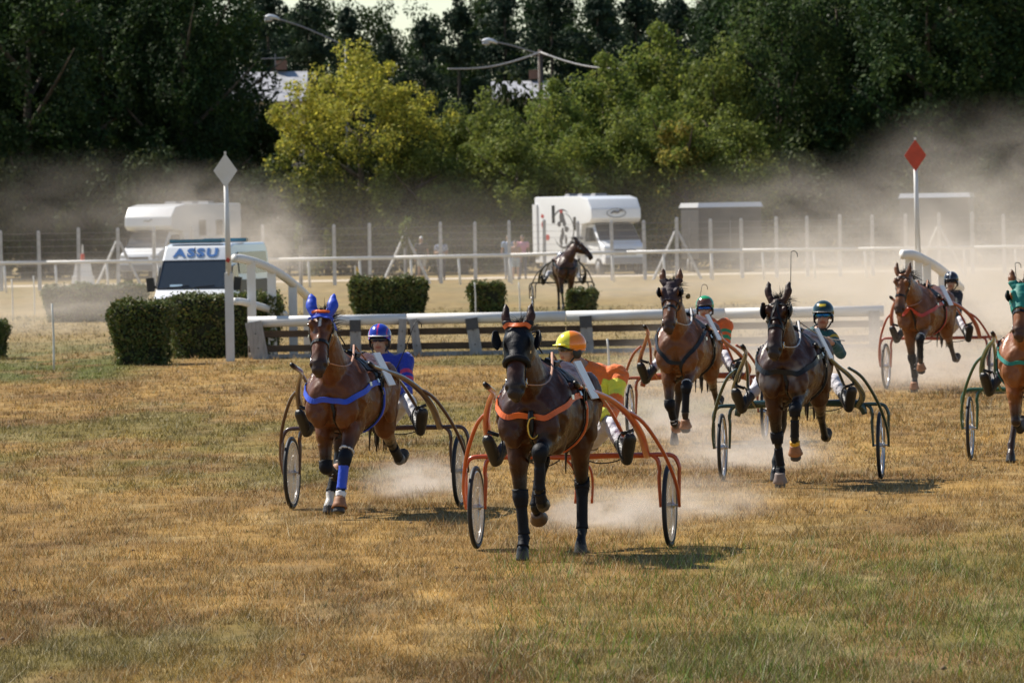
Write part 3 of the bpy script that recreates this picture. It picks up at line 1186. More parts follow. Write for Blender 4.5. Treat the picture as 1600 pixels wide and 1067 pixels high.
    shell(me, lm, .011 * fat, 'trousers', cloth, root, cols=lc, wob=.008 * fat, wscale=15)
    if boots:
        bm2 = (kind == 'foot') | ((kind == 'shin') & (par > .62))
        for a_, b_ in ((1, 6), (7, 12)):
            shell(me, bm2 & (idx >= a_) & (idx <= b_), .016, 'boot', mat('boot_leather', shoe, rough=.45, var=.3, scale=20, bump=.3), root)
    else:
        for a_, b_ in ((1, 6), (7, 12)):
            shell(me, (kind == 'foot') & (idx >= a_) & (idx <= b_), .008, 'shoe', mat('shoe_leather', (.05, .045, .04), rough=.6, var=.3), root)
    # helmet
    if helmet:
        vs, fs = [], []
        na, nb_ = 64, 24
        for i in range(nb_ + 1):
            ph = R(90 - 118 * i / nb_)
            for j in range(na):
                t = 2 * math.pi * j / na
                front = max(0, -math.sin(t))
                pz = math.sin(ph)
                low = -.32 + .42 * front ** 1.5
                pz = max(pz, low)
                rr = math.cos(math.asin(max(-1, min(1, pz))))
                vs.append(F(.112 * rr * math.cos(t), .132 * rr * math.sin(t) + .008, .118 * pz + .045))
        for i in range(nb_):
            for j in range(na):
                a, b = i * na + j, i * na + (j + 1) % na
                fs.append((a, a + na, b + na, b))
        hm = bpy.data.meshes.new('helmet')
        hm.from_pydata([tuple(p) for p in vs], [], fs)
        cs = []
        for p in hm.vertices:
            q = Fm.transposed() @ (p.co - head)
            cs.append(helmet['col'](q))
        set_col(hm, np.array(cs))
        ho = link('helmet', hm, mat('helmet_shell', (1, 1, 1), rough=.22, var=.08, attr='Col', coat=.4), root)
        sm = ho.modifiers.new('s', 'SOLIDIFY')
        sm.thickness = .012
        # brim
        bv, bf = [], []
        for i in range(13):
            t = R(-150 + 120 * i / 12)
            for o, z in ((0, .052), (.034 if helmet.get('brim', 1) else .01, .046), (.034, .040), (0, .044)):
                k = math.sin(math.pi * i / 12)
                bv.append(F((.112 + o * k) * math.cos(t), (.132 + o * k) * math.sin(t) + .008, z))
        for i in range(12):
            for q in range(4):
                bf.append((i * 4 + q, i * 4 + (q + 1) % 4, i * 4 + 4 + (q + 1) % 4, i * 4 + 4 + q))
        bme = bpy.data.meshes.new('visor')
        bme.from_pydata([tuple(p) for p in bv], [], bf)
        c = helmet.get('brim_c', (.7, .7, .7))
        link('visor', bme, mat('visor_%.2f_%.2f_%.2f' % c, c, rough=.35, var=.05), ho)
        # ear flap / strap
        st = MB()
        for s in (-1, 1):
            st.ball(F(s * .094, .014, -.02), (.013, .045, .055), 10, 8, Fm)
        st.tube([F(-.085, -.01, -.06), F(-.05, -.05, -.118), F(0, -.065, -.135), F(.05, -.05, -.118), F(.085, -.01, -.06)], .008, 6, 4)
        st.build('chin_strap', mat('black_fitting', (.012, .012, .013)), ho, True)
    if goggles:
        gv, gf = [], []
        for i in range(15):
            t = R(-168 + 156 * i / 14)
            k = abs(i - 7) / 7
            for zz, oo in ((.036 - .004 * k, .0), (.018, .010), (-.012 + .008 * k + (.012 if i in (7,) else 0), .004)):
                gv.append(F((.084 + oo) * math.cos(t), (.097 + oo) * math.sin(t), zz))
        for i in range(14):
            for q in range(2):
                gf.append((i * 3 + q, i * 3 + q + 1, i * 3 + 4 + q, i * 3 + 3 + q))
        gme = bpy.data.meshes.new('goggles')
        gme.from_pydata([tuple(p) for p in gv], [], gf)
        go = link('goggles', gme, goggles, root)
        sm = go.modifiers.new('s', 'SOLIDIFY')
        sm.thickness = .004
    return root, F


def seated(zs=.90, lean=.0, ys=.16, hy=.0, hx=.0, top=1.66, hands=((.12, -.38, 1.12), (-.12, -.38, 1.12)), feet=None, knee_z=1.04, kx=.37, rot=0.0, cx=0.0):
    """driver's joints: seat on the cart, knees apart, boots forward in the stirrups"""
    J = {}
    J['pelvis'] = V((0, ys, zs))
    J['chest'] = V((hx * .5 + cx, ys + lean * .55, zs + (top - zs) * .46))
    J['neck'] = V((hx * .85 + cx * .45, ys + lean * .9 - .01, top - .275))
    J['head'] = V((hx, ys + lean + hy, top - .145))
    cr, sr = math.cos(R(rot)), math.sin(R(rot))
    for s, k in ((1, 'L'), (-1, 'R')):
        J['sh' + k] = J['chest'] + V((s * .185 * cr, s * .185 * sr, .135))
        w = V(hands[0] if s > 0 else hands[1])
        J['wr' + k] = w
        e = J['sh' + k].lerp(w, .5) + V((s * .10, .05, -.14))
        J['el' + k] = e
        J['hip' + k] = J['pelvis'] + V((s * .10, -.02, -.01))
        kn = V((s * kx, ys - .40, knee_z))
        an = V((s * .535, -.54, .80))
        if feet:
            an = V((s * feet[0], feet[1], feet[2]))
        J['kn' + k] = kn
        J['an' + k] = an
        J['toe' + k] = an + V((s * .04, -.10, .20))
    return J


def standing(h=1.75, arms='down', yaw=0):
    k = h / 1.75
    J = {}
    J['pelvis'] = V((0, 0, .96)) * k
    J['chest'] = V((0, 0, 1.28)) * k
    J['neck'] = V((0, .01, 1.48)) * k
    J['head'] = V((0, -.01, 1.63)) * k
    for s, c in ((1, 'L'), (-1, 'R')):
        J['sh' + c] = V((s * .19, 0, 1.41)) * k
        if arms == 'down':
            J['el' + c] = V((s * .25, .03, 1.13)) * k
            J['wr' + c] = V((s * .26, -.04, .88)) * k
        else:
            J['el' + c] = V((s * .26, .02, 1.13)) * k
            J['wr' + c] = V((s * .10, -.22, 1.16)) * k
        J['hip' + c] = V((s * .09, 0, .93)) * k
        J['kn' + c] = V((s * .10, -.01, .50)) * k
        J['an' + c] = V((s * .11, .01, .085)) * k
        J['toe' + c] = V((s * .13, -.2, .06)) * k
    return J

# ------------------------------------------------------------------ ground
def zg(x, y):
    """gentle dip where the inner road runs behind the hurdle"""
    return -.03 * math.exp(-((x + 7.6) / 6.0) ** 2 - ((y - 172) / 13.0) ** 2)


_lat = {}


def vnoise(x, y, seed=0):
    """value noise on arrays"""
    if seed not in _lat:
        _lat[seed] = np.random.default_rng(seed).random((256, 256))
    L_ = _lat[seed]
    xi, yi = np.floor(x).astype(int), np.floor(y).astype(int)
    fx, fy = x - xi, y - yi
    fx, fy = fx * fx * (3 - 2 * fx), fy * fy * (3 - 2 * fy)
    a, b = L_[xi % 256, yi % 256], L_[(xi + 1) % 256, yi % 256]
    c, d = L_[xi % 256, (yi + 1) % 256], L_[(xi + 1) % 256, (yi + 1) % 256]
    return (a * (1 - fx) + b * fx) * (1 - fy) + (c * (1 - fx) + d * fx) * fy


def fbm(x, y, seed=0, o=4):
    s, a, t = 0, 1.0, 0
    for i in range(o):
        s = s + a * vnoise(x * 2 ** i + 17.3 * i, y * 2 ** i + 5.1 * i, seed + i)
        t += a
        a *= .55
    return s / t


STRAW, BROWN, GREEN, PALE, OLIVE = [np.array(c) for c in ((.385, .235, .072), (.190, .108, .036), (.088, .105, .019), (.48, .39, .21), (.15, .125, .035))]


def grass_colour(x, y):
    """turf colour by place: straw and brown with greener patches"""
    a = fbm(x * .55, y * .16, 11)
    b = fbm(x * 1.7 + 40, y * .5, 21)
    g = fbm(x * .33 + 9, y * .09 + 3, 31)
    k = np.clip((a * .55 + b * .45 - .34) / .34, 0, 1)[:, None]
    c = BROWN * (1 - k) + STRAW * k
    kg = np.clip((g - .58 + .25 * (b - .5)) / .12, 0, 1)
    # greener in the near right corner and on the left behind the mown edge
    kg = np.maximum(kg * .6, np.clip((x + 1.2 - (y - 43) * .10) / 2.2, 0, 1) * np.clip((67 - y) / 12, 0, 1) * np.clip((b - .28) / .28, 0, 1) * .7)
    band = np.clip((x + 6.2) / -1.2, 0, 1) * np.clip((y - 121) / 4, 0, 1) * np.clip((168 - y) / 8, 0, 1) * np.clip((b - .3) / .2, 0, 1)
    kg = np.maximum(kg, band)
    c = c * (1 - kg[:, None]) + (GREEN * .75 + OLIVE * .25) * kg[:, None]
    far = np.clip((y - 135) / 25, 0, 1)[:, None] * .6
    c = c * (1 - far) + np.array((.31, .25, .13)) * far
    kp = np.clip((fbm(x * 2.2, y * .7, 41) - .6) / .12, 0, 1)[:, None] * .22
    return c * (1 - kp) + PALE * kp


def ground_sheet():
    ys = np.concatenate([np.arange(18, 150, .5), np.arange(150, 330, 2), np.arange(330, 700, 20), np.array([800, 1000, 1400, 2000, 3000, 4500])])
    us = np.concatenate([[-60, -20, -8, -4, -2], np.linspace(-1.3, 1.3, 105), [2, 4, 8, 20, 60]])
    Y, U = np.meshgrid(ys, us, indexing='ij')
    X = U * (np.minimum(Y, 400) * .078)
    Z = -.03 * np.exp(-((X + 7.6) / 6.0) ** 2 - ((Y - 172) / 13.0) ** 2)
    Z = Z + (fbm(X * .8, Y * .4, 51) - .5) * .03 * (Y < 140)
    nx = len(us)
    i = np.arange(len(ys) - 1)[:, None] * nx + np.arange(nx - 1)[None]
    F_ = np.stack([i, i + 1, i + 1 + nx, i + nx], -1).reshape(-1, 4)
    me = mesh_np('ground', np.stack([X, Y, Z], -1).reshape(-1, 3), F_)
    set_col(me, grass_colour(X.ravel(), Y.ravel()) * .8)
    m = mat('turf', (1, 1, 1), rough=.95, var=.40, scale=2.2, attr='Col', bump=.9, bscale=9, spec=.1, stretch=(1, .45, 1))
    return tag(link('ground', me, m), 'dry mown racecourse turf in straw, brown and green patches', 'ground', kind='structure')


ground_sheet()


def blades(y0, y1, n, hgt, wid, name, label, seed, margin=1.22, xr=None, colour=None, lean=.5, tuft=0):
    r = np.random.default_rng(seed)
    # equal screen density: sample 1/y
    u = r.random(n)
    y = 1 / (1 / y0 + u * (1 / y1 - 1 / y0))
    x = (r.random(n) * 2 - 1) * y * .0722 * margin if xr is None else xr[0] + r.random(n) * (xr[1] - xr[0])
    ct = np.ones(n)
    ch = np.ones(n)
    if tuft:
        nc = n // tuft
        ci = r.integers(0, nc, n)
        loose = r.random(n) < .35
        sg = .022 + .05 * r.random(nc)
        x = np.where(loose, x, x[ci] + r.normal(0, 1, n) * sg[ci])
        y = np.where(loose, y, y[ci] + r.normal(0, 1, n) * sg[ci] * 1.3)
        ct = np.where(loose, 1.0, (.35 + 1.35 * r.random(nc) ** 1.2)[ci])
        ch = np.where(loose, .8, (.55 + 1.1 * r.random(nc) ** 2)[ci])
    clump = fbm(x * 3.1, y * 1.3, seed + 5, 3)
    keep = r.random(n) < np.clip((clump - .22) / .3, .25, 1)
    x, y, clump, ct, ch = x[keep], y[keep], clump[keep], ct[keep], ch[keep]
    n = len(x)
    z = -.03 * np.exp(-((x + 7.6) / 6.0) ** 2 - ((y - 172) / 13.0) ** 2) + (fbm(x * .8, y * .4, 51) - .5) * .03 * (y < 140) - .004
    # the sheet's noise is coarser than the blades need: close enough to root them
    h = hgt * (.35 + .9 * r.random(n) ** 1.5) * (.55 + .9 * clump) * (y / 55.0) ** .35 * ch
    w = wid * (.6 + .8 * r.random(n)) * np.maximum(1, y / 75.0)
    a = r.random(n) * 2 * np.pi
    tilt = r.normal(0, lean, n)
    tilt2 = r.normal(0, lean, n)
    base = np.stack([x, y, z], 1)
    d = np.stack([np.cos(a), np.sin(a), 0 * a], 1) * (w / 2)[:, None]
    tip = base + np.stack([tilt * h, tilt2 * h, h], 1)
    Vt = np.stack([base - d, base + d, tip], 1).reshape(-1, 3)
    F_ = np.arange(3 * n).reshape(-1, 3)
    c = grass_colour(x, y) if colour is None else np.tile(np.array(colour), (n, 1))
    c = c * ((.6 + .8 * r.random(n)) * ct)[:, None]
    sel = r.random(n) < .10
    c[sel] = PALE * (.8 + .5 * r.random(sel.sum()))[:, None]
    sel = r.random(n) < .06
    c[sel] = GREEN * (.8 + .6 * r.random(sel.sum()))[:, None]
    me = mesh_np(name, Vt, F_)
    set_col(me, np.repeat(np.clip(c, .01, .9), 3, 0))
    m = mat('grass_blade', (1, 1, 1), rough=.55, var=.12, scale=3, attr='Col', transl=.35, spec=.35)
    return tag(link(name, me, m, smooth=False), label, 'grass', kind='stuff')


blades(40, 72, 480000, .060, .0050, 'grass', 'short dry straw coloured grass across the near turf', 101, tuft=15)
blades(72, 205, 360000, .055, .0075, 'grass', 'short dry grass of the turf around the racing horses', 102, tuft=12)
blades(42, 60, 9000, .13, .006, 'green_grass_tufts', 'longer green grass tufts in the near right corner', 103, xr=(-.2, 4.2), colour=(.13, .20, .03), lean=.45)


blades(42, 78, 7000, .11, .0045, 'dry_stalks', 'scattered pale dry grass stalks standing above the turf', 104, colour=(.50, .42, .25), lean=.7)

# clods and divots torn out by hooves
_r = np.random.default_rng(77)
_v, _f = [], []
for _i in range(90):
    _y = 1 / (1 / 41 + _r.random() * (1 / 100 - 1 / 41))
    _x = (_r.random() * 2 - 1) * _y * .085
    _s = _r.uniform(.010, .024)
    _b = len(_v)
    for _k, _d in enumerate(((1, 0, 0), (-1, 0, 0), (0, 1, 0), (0, -1, 0), (0, 0, 1), (0, 0, -.4))):
        _v.append((_x + _d[0] * _s * _r.uniform(.6, 1.5), _y + _d[1] * _s * _r.uniform(.6, 1.5), .012 + _d[2] * _s * _r.uniform(.5, 1.1)))
    for _q in ((0, 2, 4), (2, 1, 4), (1, 3, 4), (3, 0, 4), (2, 0, 5), (1, 2, 5), (3, 1, 5), (0, 3, 5)):
        _f.append(tuple(_b + _k for _k in _q))
tag(link('turf_clods', mesh_np('turf_clods', _v, _f), mat('soil', (.13, .085, .05), rough=.95, var=.4, scale=20), smooth=False), 'small earth clods torn from the turf by hooves', 'earth', kind='stuff')


# paths
def sheet(name, pts, z, m, label, cat='path'):
    me = bpy.data.meshes.new(name)
    me.from_pydata([(p[0], p[1], z) for p in pts], [], [tuple(range(len(pts)))])
    return tag(link(name, me, m, smooth=False), label, cat, kind='structure')


sheet('path', [(-45, 291), (45, 291), (45, 299), (-45, 299)], .006, mat('sand', (.55, .46, .34), rough=.95, var=.25, scale=1.5, bump=.4, bscale=8),
      'pale sandy path running behind the wire fence')


# ------------------------------------------------------------------ trees
def leaf_mesh(name, clumps, per, size, pal, seed, flat=.6, droop=0.0, sq=1.0):
    """leaf faces scattered through clumps; clumps (k,4) x y z r"""
    r = np.random.default_rng(seed)
    cl = np.repeat(clumps, per, 0)
    n = len(cl)
    d = r.normal(0, 1, (n, 3))
    d /= np.linalg.norm(d, axis=1)[:, None]
    rad = cl[:, 3] * (.35 + .65 * r.random(n) ** .6)
    p = cl[:, :3] + d * rad[:, None] * np.array([1, 1, sq])
    # leaf frame
    nrm = d * flat + r.normal(0, .55, (n, 3)) + np.array([0, 0, .35])
    nrm /= np.linalg.norm(nrm, axis=1)[:, None]
    t = np.cross(nrm, r.normal(0, 1, (n, 3)))
    t /= np.linalg.norm(t, axis=1)[:, None]
    t[:, 2] -= droop
    b = np.cross(nrm, t)
    s = size * (.55 + .9 * r.random(n))[:, None]
    a1, a2 = p + t * s, p - t * s
    b1, b2 = p + b * s * .55, p - b * s * .55
    Vt = np.stack([a1, b1, a2, b2], 1).reshape(-1, 3)
    F_ = np.arange(4 * n).reshape(-1, 4)
    pal = np.array(pal)
    kc = np.repeat(r.integers(0, len(pal), len(clumps)), per)
    mixk = r.random(n) < .35
    kc[mixk] = r.integers(0, len(pal), mixk.sum())
    c = pal[kc] * (.65 + .7 * r.random(n))[:, None]
    me = mesh_np(name, Vt, F_)
    set_col(me, np.repeat(c, 4, 0))
    return me


LEAF = mat('leaf', (1, 1, 1), rough=.65, var=.12, scale=2, attr='Col', transl=.45, spec=.2)
LEAFD = mat('leaf_dark', (1, 1, 1), rough=.7, var=.12, scale=2, attr='Col', transl=.22, spec=.12)
BARK = mat('bark', (.09, .07, .05), rough=.9, var=.4, scale=6, bump=.8, bscale=20)


def broad_clumps(h, rad, n, seed, z0=.12, lumpy=.25, rmin=.5, rmax=1.1, top=.75):
    r = np.random.default_rng(seed)
    out = []
    zc, rz = h * (z0 + (1 - z0) * .5), h * (1 - z0) * .5
    while len(out) < n:
        d = r.normal(0, 1, 3)
        d /= np.linalg.norm(d)
        k = .35 + .65 * r.random() ** .45
        bulge = 1 + lumpy * math.sin(d[0] * 4 + seed) * math.cos(d[1] * 3.3 + d[2] * 4.2 + seed * 1.7)
        q = d * k * bulge
        wd = 1.0 if q[2] < 0 else (1 - .35 * q[2] ** 2 / top)
        out.append((q[0] * rad * wd, q[1] * rad * wd, zc + q[2] * rz, r.uniform(rmin, rmax)))
    return np.array(out)


def trunk_mesh(h, r0, seed, nl=7, spread=.5):
    rs = random.Random(seed)
    mb = MB()
    top = V((rs.uniform(-.4, .4), rs.uniform(-.4, .4), h * .8))
    mb.tube([(0, 0, -.2), (0, 0, h * .12), top * .5 + V((.15, 0, 0)), top], [r0 * 1.35, r0, r0 * .65, r0 * .15], 9, 4)
    for i in range(nl):
        t = .18 + .6 * i / nl
        a = i * 2.4 + rs.random()
        b = V((0, 0, h * t))
        L_ = h * spread * (.35 + .3 * rs.random())
        e = b + V((math.cos(a) * L_, math.sin(a) * L_, L_ * .75))
        mb.tube([b, b.lerp(e, .5) + V((0, 0, -.1)), e], [r0 * .45, r0 * .28, r0 * .06], 7, 3)
    return mb.mesh('trunk')


KIND = {}


def tree_kind(key, h, rad, ncl, per, size, pal, seed, leafm, z0=.12, pal2=None, **kw):
    cl = broad_clumps(h, rad, ncl, seed, z0, **kw)
    me = leaf_mesh('crown', cl, per, size, pal, seed + 1)
    if pal2:  # lower crown: greener leaves, with shade put into their colour too
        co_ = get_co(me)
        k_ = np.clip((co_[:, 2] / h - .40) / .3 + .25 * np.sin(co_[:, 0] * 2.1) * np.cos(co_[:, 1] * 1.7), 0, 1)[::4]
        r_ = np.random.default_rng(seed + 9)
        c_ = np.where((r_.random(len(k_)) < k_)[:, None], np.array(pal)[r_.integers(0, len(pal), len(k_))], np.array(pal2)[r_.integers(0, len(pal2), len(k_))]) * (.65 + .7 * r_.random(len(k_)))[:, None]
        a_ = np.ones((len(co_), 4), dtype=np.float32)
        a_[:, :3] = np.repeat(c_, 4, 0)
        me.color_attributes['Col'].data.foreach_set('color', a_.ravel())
    me.materials.append(leafm)
    tm = trunk_mesh(h, .03 * h * .6 + .05, seed)
    tm.materials.append(BARK)
    tm.shade_smooth()
    KIND[key] = (me, tm, h, rad)


def conifer_kind(key, h, rad, seed, pal, per=42):
    r = np.random.default_rng(seed)
    out = []
    for i in range(125):
        t = r.random() ** .85
        z = h * (.06 + .90 * t)
        R_ = rad * (1 - t) ** .55 * r.uniform(.45, 1.2) + .15
        a = r.random() * 2 * math.pi
        up = r.uniform(-.05, .45)
        for q in np.linspace(.35, 1, max(2, int(R_ / .5))):
            out.append((math.cos(a) * R_ * q, math.sin(a) * R_ * q, z + up * q * R_ + r.normal(0, .12), r.uniform(.28, .55)))
    out.append((0, 0, h * .97, .25))
    me = leaf_mesh('crown', np.array(out), per, .11, pal, seed + 3, flat=.3, sq=.6)
    me.materials.append(LEAFD)
    mb = MB().tube([(0, 0, -.2), (0, 0, h * .5), (0, 0, h * .985)], [.22, .13, .02], 8, 3)
    tm = mb.mesh('trunk')
    tm.materials.append(BARK)
    KIND[key] = (me, tm, h, rad)


tree_kind('dark_a', 16, 4.3, 260, 125, .125, [(.028, .055, .016), (.020, .042, .014), (.045, .075, .018), (.03, .05, .02)], 301, LEAFD, z0=.05)
tree_kind('dark_b', 16, 4.6, 280, 125, .125, [(.030, .058, .018), (.022, .045, .015), (.05, .08, .02)], 302, LEAFD, z0=.05)
tree_kind('dark_c', 15, 4.2, 260, 130, .115, [(.05, .085, .025), (.035, .065, .02), (.075, .105, .03)], 303, LEAF, z0=.05)
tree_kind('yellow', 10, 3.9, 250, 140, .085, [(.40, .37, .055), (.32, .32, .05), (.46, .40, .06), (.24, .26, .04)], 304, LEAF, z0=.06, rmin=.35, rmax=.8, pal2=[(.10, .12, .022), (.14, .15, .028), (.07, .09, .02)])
tree_kind('olive_a', 8, 2.8, 150, 130, .09, [(.15, .185, .04), (.115, .15, .032), (.20, .22, .045)], 305, LEAF, z0=.04, rmin=.4, rmax=.8)
tree_kind('olive_b', 10, 3.1, 170, 130, .095, [(.13, .18, .036), (.18, .22, .042), (.095, .135, .03), (.22, .235, .045)], 306, LEAF, z0=.04, rmin=.4, rmax=.9)
tree_kind('golden', 7, 2.0, 90, 130, .085, [(.30, .24, .05), (.20, .22, .045), (.32, .28, .06), (.14, .18, .035)], 307, LEAF, z0=.05, rmin=.35, rmax=.7)
tree_kind('bush_a', 4.2, 2.2, 80, 110, .10, [(.035, .055, .018), (.025, .04, .014), (.05, .065, .02)], 308, LEAFD, z0=.0, rmin=.4, rmax=.8)
tree_kind('bush_b', 3.8, 2.0, 80, 110, .10, [(.06, .075, .022), (.04, .055, .018), (.03, .045, .015)], 309, LEAFD, z0=.0, rmin=.4, rmax=.8)
conifer_kind('conifer_a', 15, 3.0, 311, [(.022, .042, .026), (.03, .05, .03), (.018, .034, .022)])
conifer_kind('conifer_b', 14, 3.4, 312, [(.026, .046, .026), (.034, .055, .03), (.02, .036, .022)])


def tree(kind, px, D, top, name, label, group, rad=None, rz=None):
    """plant a tree at picture column px, D metres out, its top at picture row top"""
    me, tm, h, r0 = KIND[kind]
    p = at(px, 400, D)
    tz = at(px, top, D).z
    s = tz / h
    o = empty(name, (p.x, D, zg(p.x, D)), rz if rz is not None else (px * .37) % 6.28)
    sx = (rad / r0) if rad else s
    o.scale = (sx, sx, s)
    c = link('crown', me, None, o, False)
    t = link('trunk', tm, None, o, False)
    tag(o, label, 'tree' if 'bush' not in name else 'bush', group)
    return o


def backing():
    for i, px in enumerate(range(395, 1230, 92)):
        tree('dark_a' if i % 2 else 'dark_b', px, 446 + (i * 7) % 12, (-25, -18, 16, 14, -5, -25, -20, -25, -20, -25)[i % 10], 'broadleaf_tree',
             'far dark tree on the skyline, ' + ('first', 'second', 'third', 'fourth', 'fifth', 'sixth', 'seventh', 'eighth', 'ninth', 'tenth')[i % 10] + ' from the left behind the conifers', 'far trees behind the conifers', rad=3.6)


backing()
G1, G2, G3, G4 = 'dark trees on the left behind the fence', 'conifers on the skyline', 'sunlit trees in the middle', 'tall trees on the right'
tree('dark_b', -75, 334, -120, 'broadleaf_tree', 'dark broadleaf tree half outside the left edge', G1)
tree('dark_a', 45, 327, -90, 'broadleaf_tree', 'dark broadleaf tree in the top left corner, left of its neighbour', G1)
tree('dark_b', 165, 335, -110, 'broadleaf_tree', 'dark broadleaf tree rising straight above the cab of the left motorhome', G1)
tree('dark_a', 285, 331, -60, 'broadleaf_tree', 'dark broadleaf tree behind the white diamond sign, beside the grey roof', G1, rad=3.1)
for px, tp, kd, w in ((425, -30, 'a', 2.8), (487, -15, 'b', 2.9), (548, 2, 'a', 2.4), (612, 48, 'b', 2.2), (668, 20, 'a', 2.3), (722, -14, 'b', 2.8), (795, -35, 'a', 3.2),
                      (868, -40, 'b', 3.3), (940, -20, 'a', 2.8), (1000, -28, 'b', 2.9), (1065, -15, 'a', 2.8), (1130, -30, 'b', 3.0), (1200, -30, 'a', 3.)):
    wh = {425: 'beside the street lamp above the grey roof', 487: 'just right of the left street lamp', 548: 'left of the patch of open sky', 612: 'shorter, under the patch of open sky',
          668: 'right of the patch of open sky', 722: 'above the right shoulder of the yellow tree', 795: 'behind the second street lamp', 868: 'right behind the wooden pole',
          940: 'behind the sagging cable end', 1000: 'above the highest olive green tree', 1065: 'between the olive trees and the tall right trees', 1130: 'touching the tall right trees on the skyline',
          1200: 'hidden mostly by the tall right trees'}[px]
    tree('conifer_' + kd, px, 402 + (px * 7) % 23, tp, 'conifer_tree', 'dark conifer on the skyline ' + wh, G2, rad=w)
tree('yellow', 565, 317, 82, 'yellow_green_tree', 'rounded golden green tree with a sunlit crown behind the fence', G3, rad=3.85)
tree('olive_a', 716, 324, 185, 'olive_tree', 'low olive green tree right beside the golden tree', G3, rad=2.2)
tree('olive_a', 780, 321, 168, 'olive_tree', 'olive green tree below the wooden pole', G3, rad=2.4)
tree('olive_b', 868, 324, 138, 'olive_tree', 'olive green tree above the white motorhome with pictures', G3, rad=2.6)
tree('olive_b', 945, 327, 100, 'olive_tree', 'bright green tree at the end of the sagging cable', G3, rad=2.9)
tree('olive_b', 1030, 330, 55, 'olive_tree', 'tallest of the bright green trees in the middle', G3, rad=3.0)
tree('olive_a', 1125, 325, 92, 'olive_tree', 'bright green tree touching the tall dark right trees', G3, rad=2.7)
tree('golden', 1075, 316, 172, 'golden_bush_tree', 'orange tinted small tree above the dusty trailer', G3, rad=1.9)
tree('dark_c', 1215, 328, -40, 'broadleaf_tree', 'tall leafy tree, leftmost of the right hand trees', G4, rad=3.2)
tree('dark_c', 1330, 333, -90, 'broadleaf_tree', 'tall dark tree just left of the red diamond sign', G4, rz=1.0)
tree('dark_b', 1455, 327, -110, 'broadleaf_tree', 'tall dark tree behind the red diamond sign', G4)
tree('dark_c', 1565, 331, -100, 'broadleaf_tree', 'tall tree in the top right corner', G4, rz=2.2)
tree('dark_a', 1690, 330, -100, 'broadleaf_tree', 'tall tree cut by the right edge', G4)
tree('bush_a', 398, 362, 150, 'broadleaf_tree', 'dark bushy tree hiding the wall under the pale grey roof', G1, rad=2.6)
tree('bush_b', 812, 352, 140, 'broadleaf_tree', 'dark bushy tree under the roof beside the wooden pole', G3, rad=2.4)
for px, D_, tp, kd, wh in ((655, 315, 232, 'a', 'low, right of the golden tree'), (725, 316, 236, 'b', 'low, above the two standing men'), (800, 315, 215, 'a', 'low, behind the three spectators'),
                           (900, 316, 205, 'b', 'low, just above the pictured motorhome roof'), (985, 317, 195, 'a', 'low, right of the pictured motorhome roof'), (1040, 318, 150, 'b', 'half height, left of the orange tinted tree'),
                           (1150, 316, 190, 'a', 'low, above the dusty trailer roof')):
    tree('olive_' + kd, px, D_, tp, 'olive_tree', 'olive green shrub tree ' + wh, G3, rad=2.3)
for i, px in enumerate((-95, 5, 105, 205, 300)):
    tree('dark_b' if i % 2 else 'dark_a', px, 352 + i * 2, -70, 'broadleaf_tree', 'inner dark tree of the left wood, ' + ('outside the left edge', 'nearest the left edge', 'second row behind the dusty hedge', 'second row behind the left motorhome', 'second row beside the grey roof')[i], G1, rz=i * 1.3)
for i, px in enumerate((1190, 1290, 1390, 1500, 1610, 1720)):
    tree('dark_b' if i % 2 else 'dark_a', px, 352 + i * 2, -70, 'broadleaf_tree', 'inner dark tree of the right wood, ' + ('nearest the olive trees', 'second from its left end', 'left of the red sign', 'right of the red sign', 'at the right edge', 'outside the right edge')[i], G4, rz=i * 1.3)
_bw = ['at the far left end of the dark hedgerow', 'second from the left in the dark hedgerow', 'left of the left motorhome', 'directly behind the left motorhome', 'behind the white diamond sign post',
       'right of the ambulance under the golden tree', 'under the middle of the golden tree', 'left of the two standing men', 'behind the two standing men', 'behind the group of three people',
       'behind the pictured motorhome', 'right behind the pictured motorhome cab', 'left of the dusty trailer', 'behind the dusty trailer', 'right of the dusty trailer', 'left of the red diamond sign post',
       'behind the red diamond sign post', 'right of the red diamond sign post', 'at the far right end of the dark hedgerow']
for i in range(19):
    px = -40 + i * 92
    tree('bush_a' if i % 2 else 'bush_b', px, 319 + (i * 5) % 7, 225 + (i * 37) % 50, 'hedgerow_bush', 'shaded bush ' + _bw[i], 'bushes of the dark hedgerow', rad=2.0 + .1 * (i % 3))

# ------------------------------------------------------------------ clipped hedges
HEDGE = mat('hedge_leaf', (1, 1, 1), rough=.55, var=.15, scale=4, attr='Col', transl=.25, spec=.3)


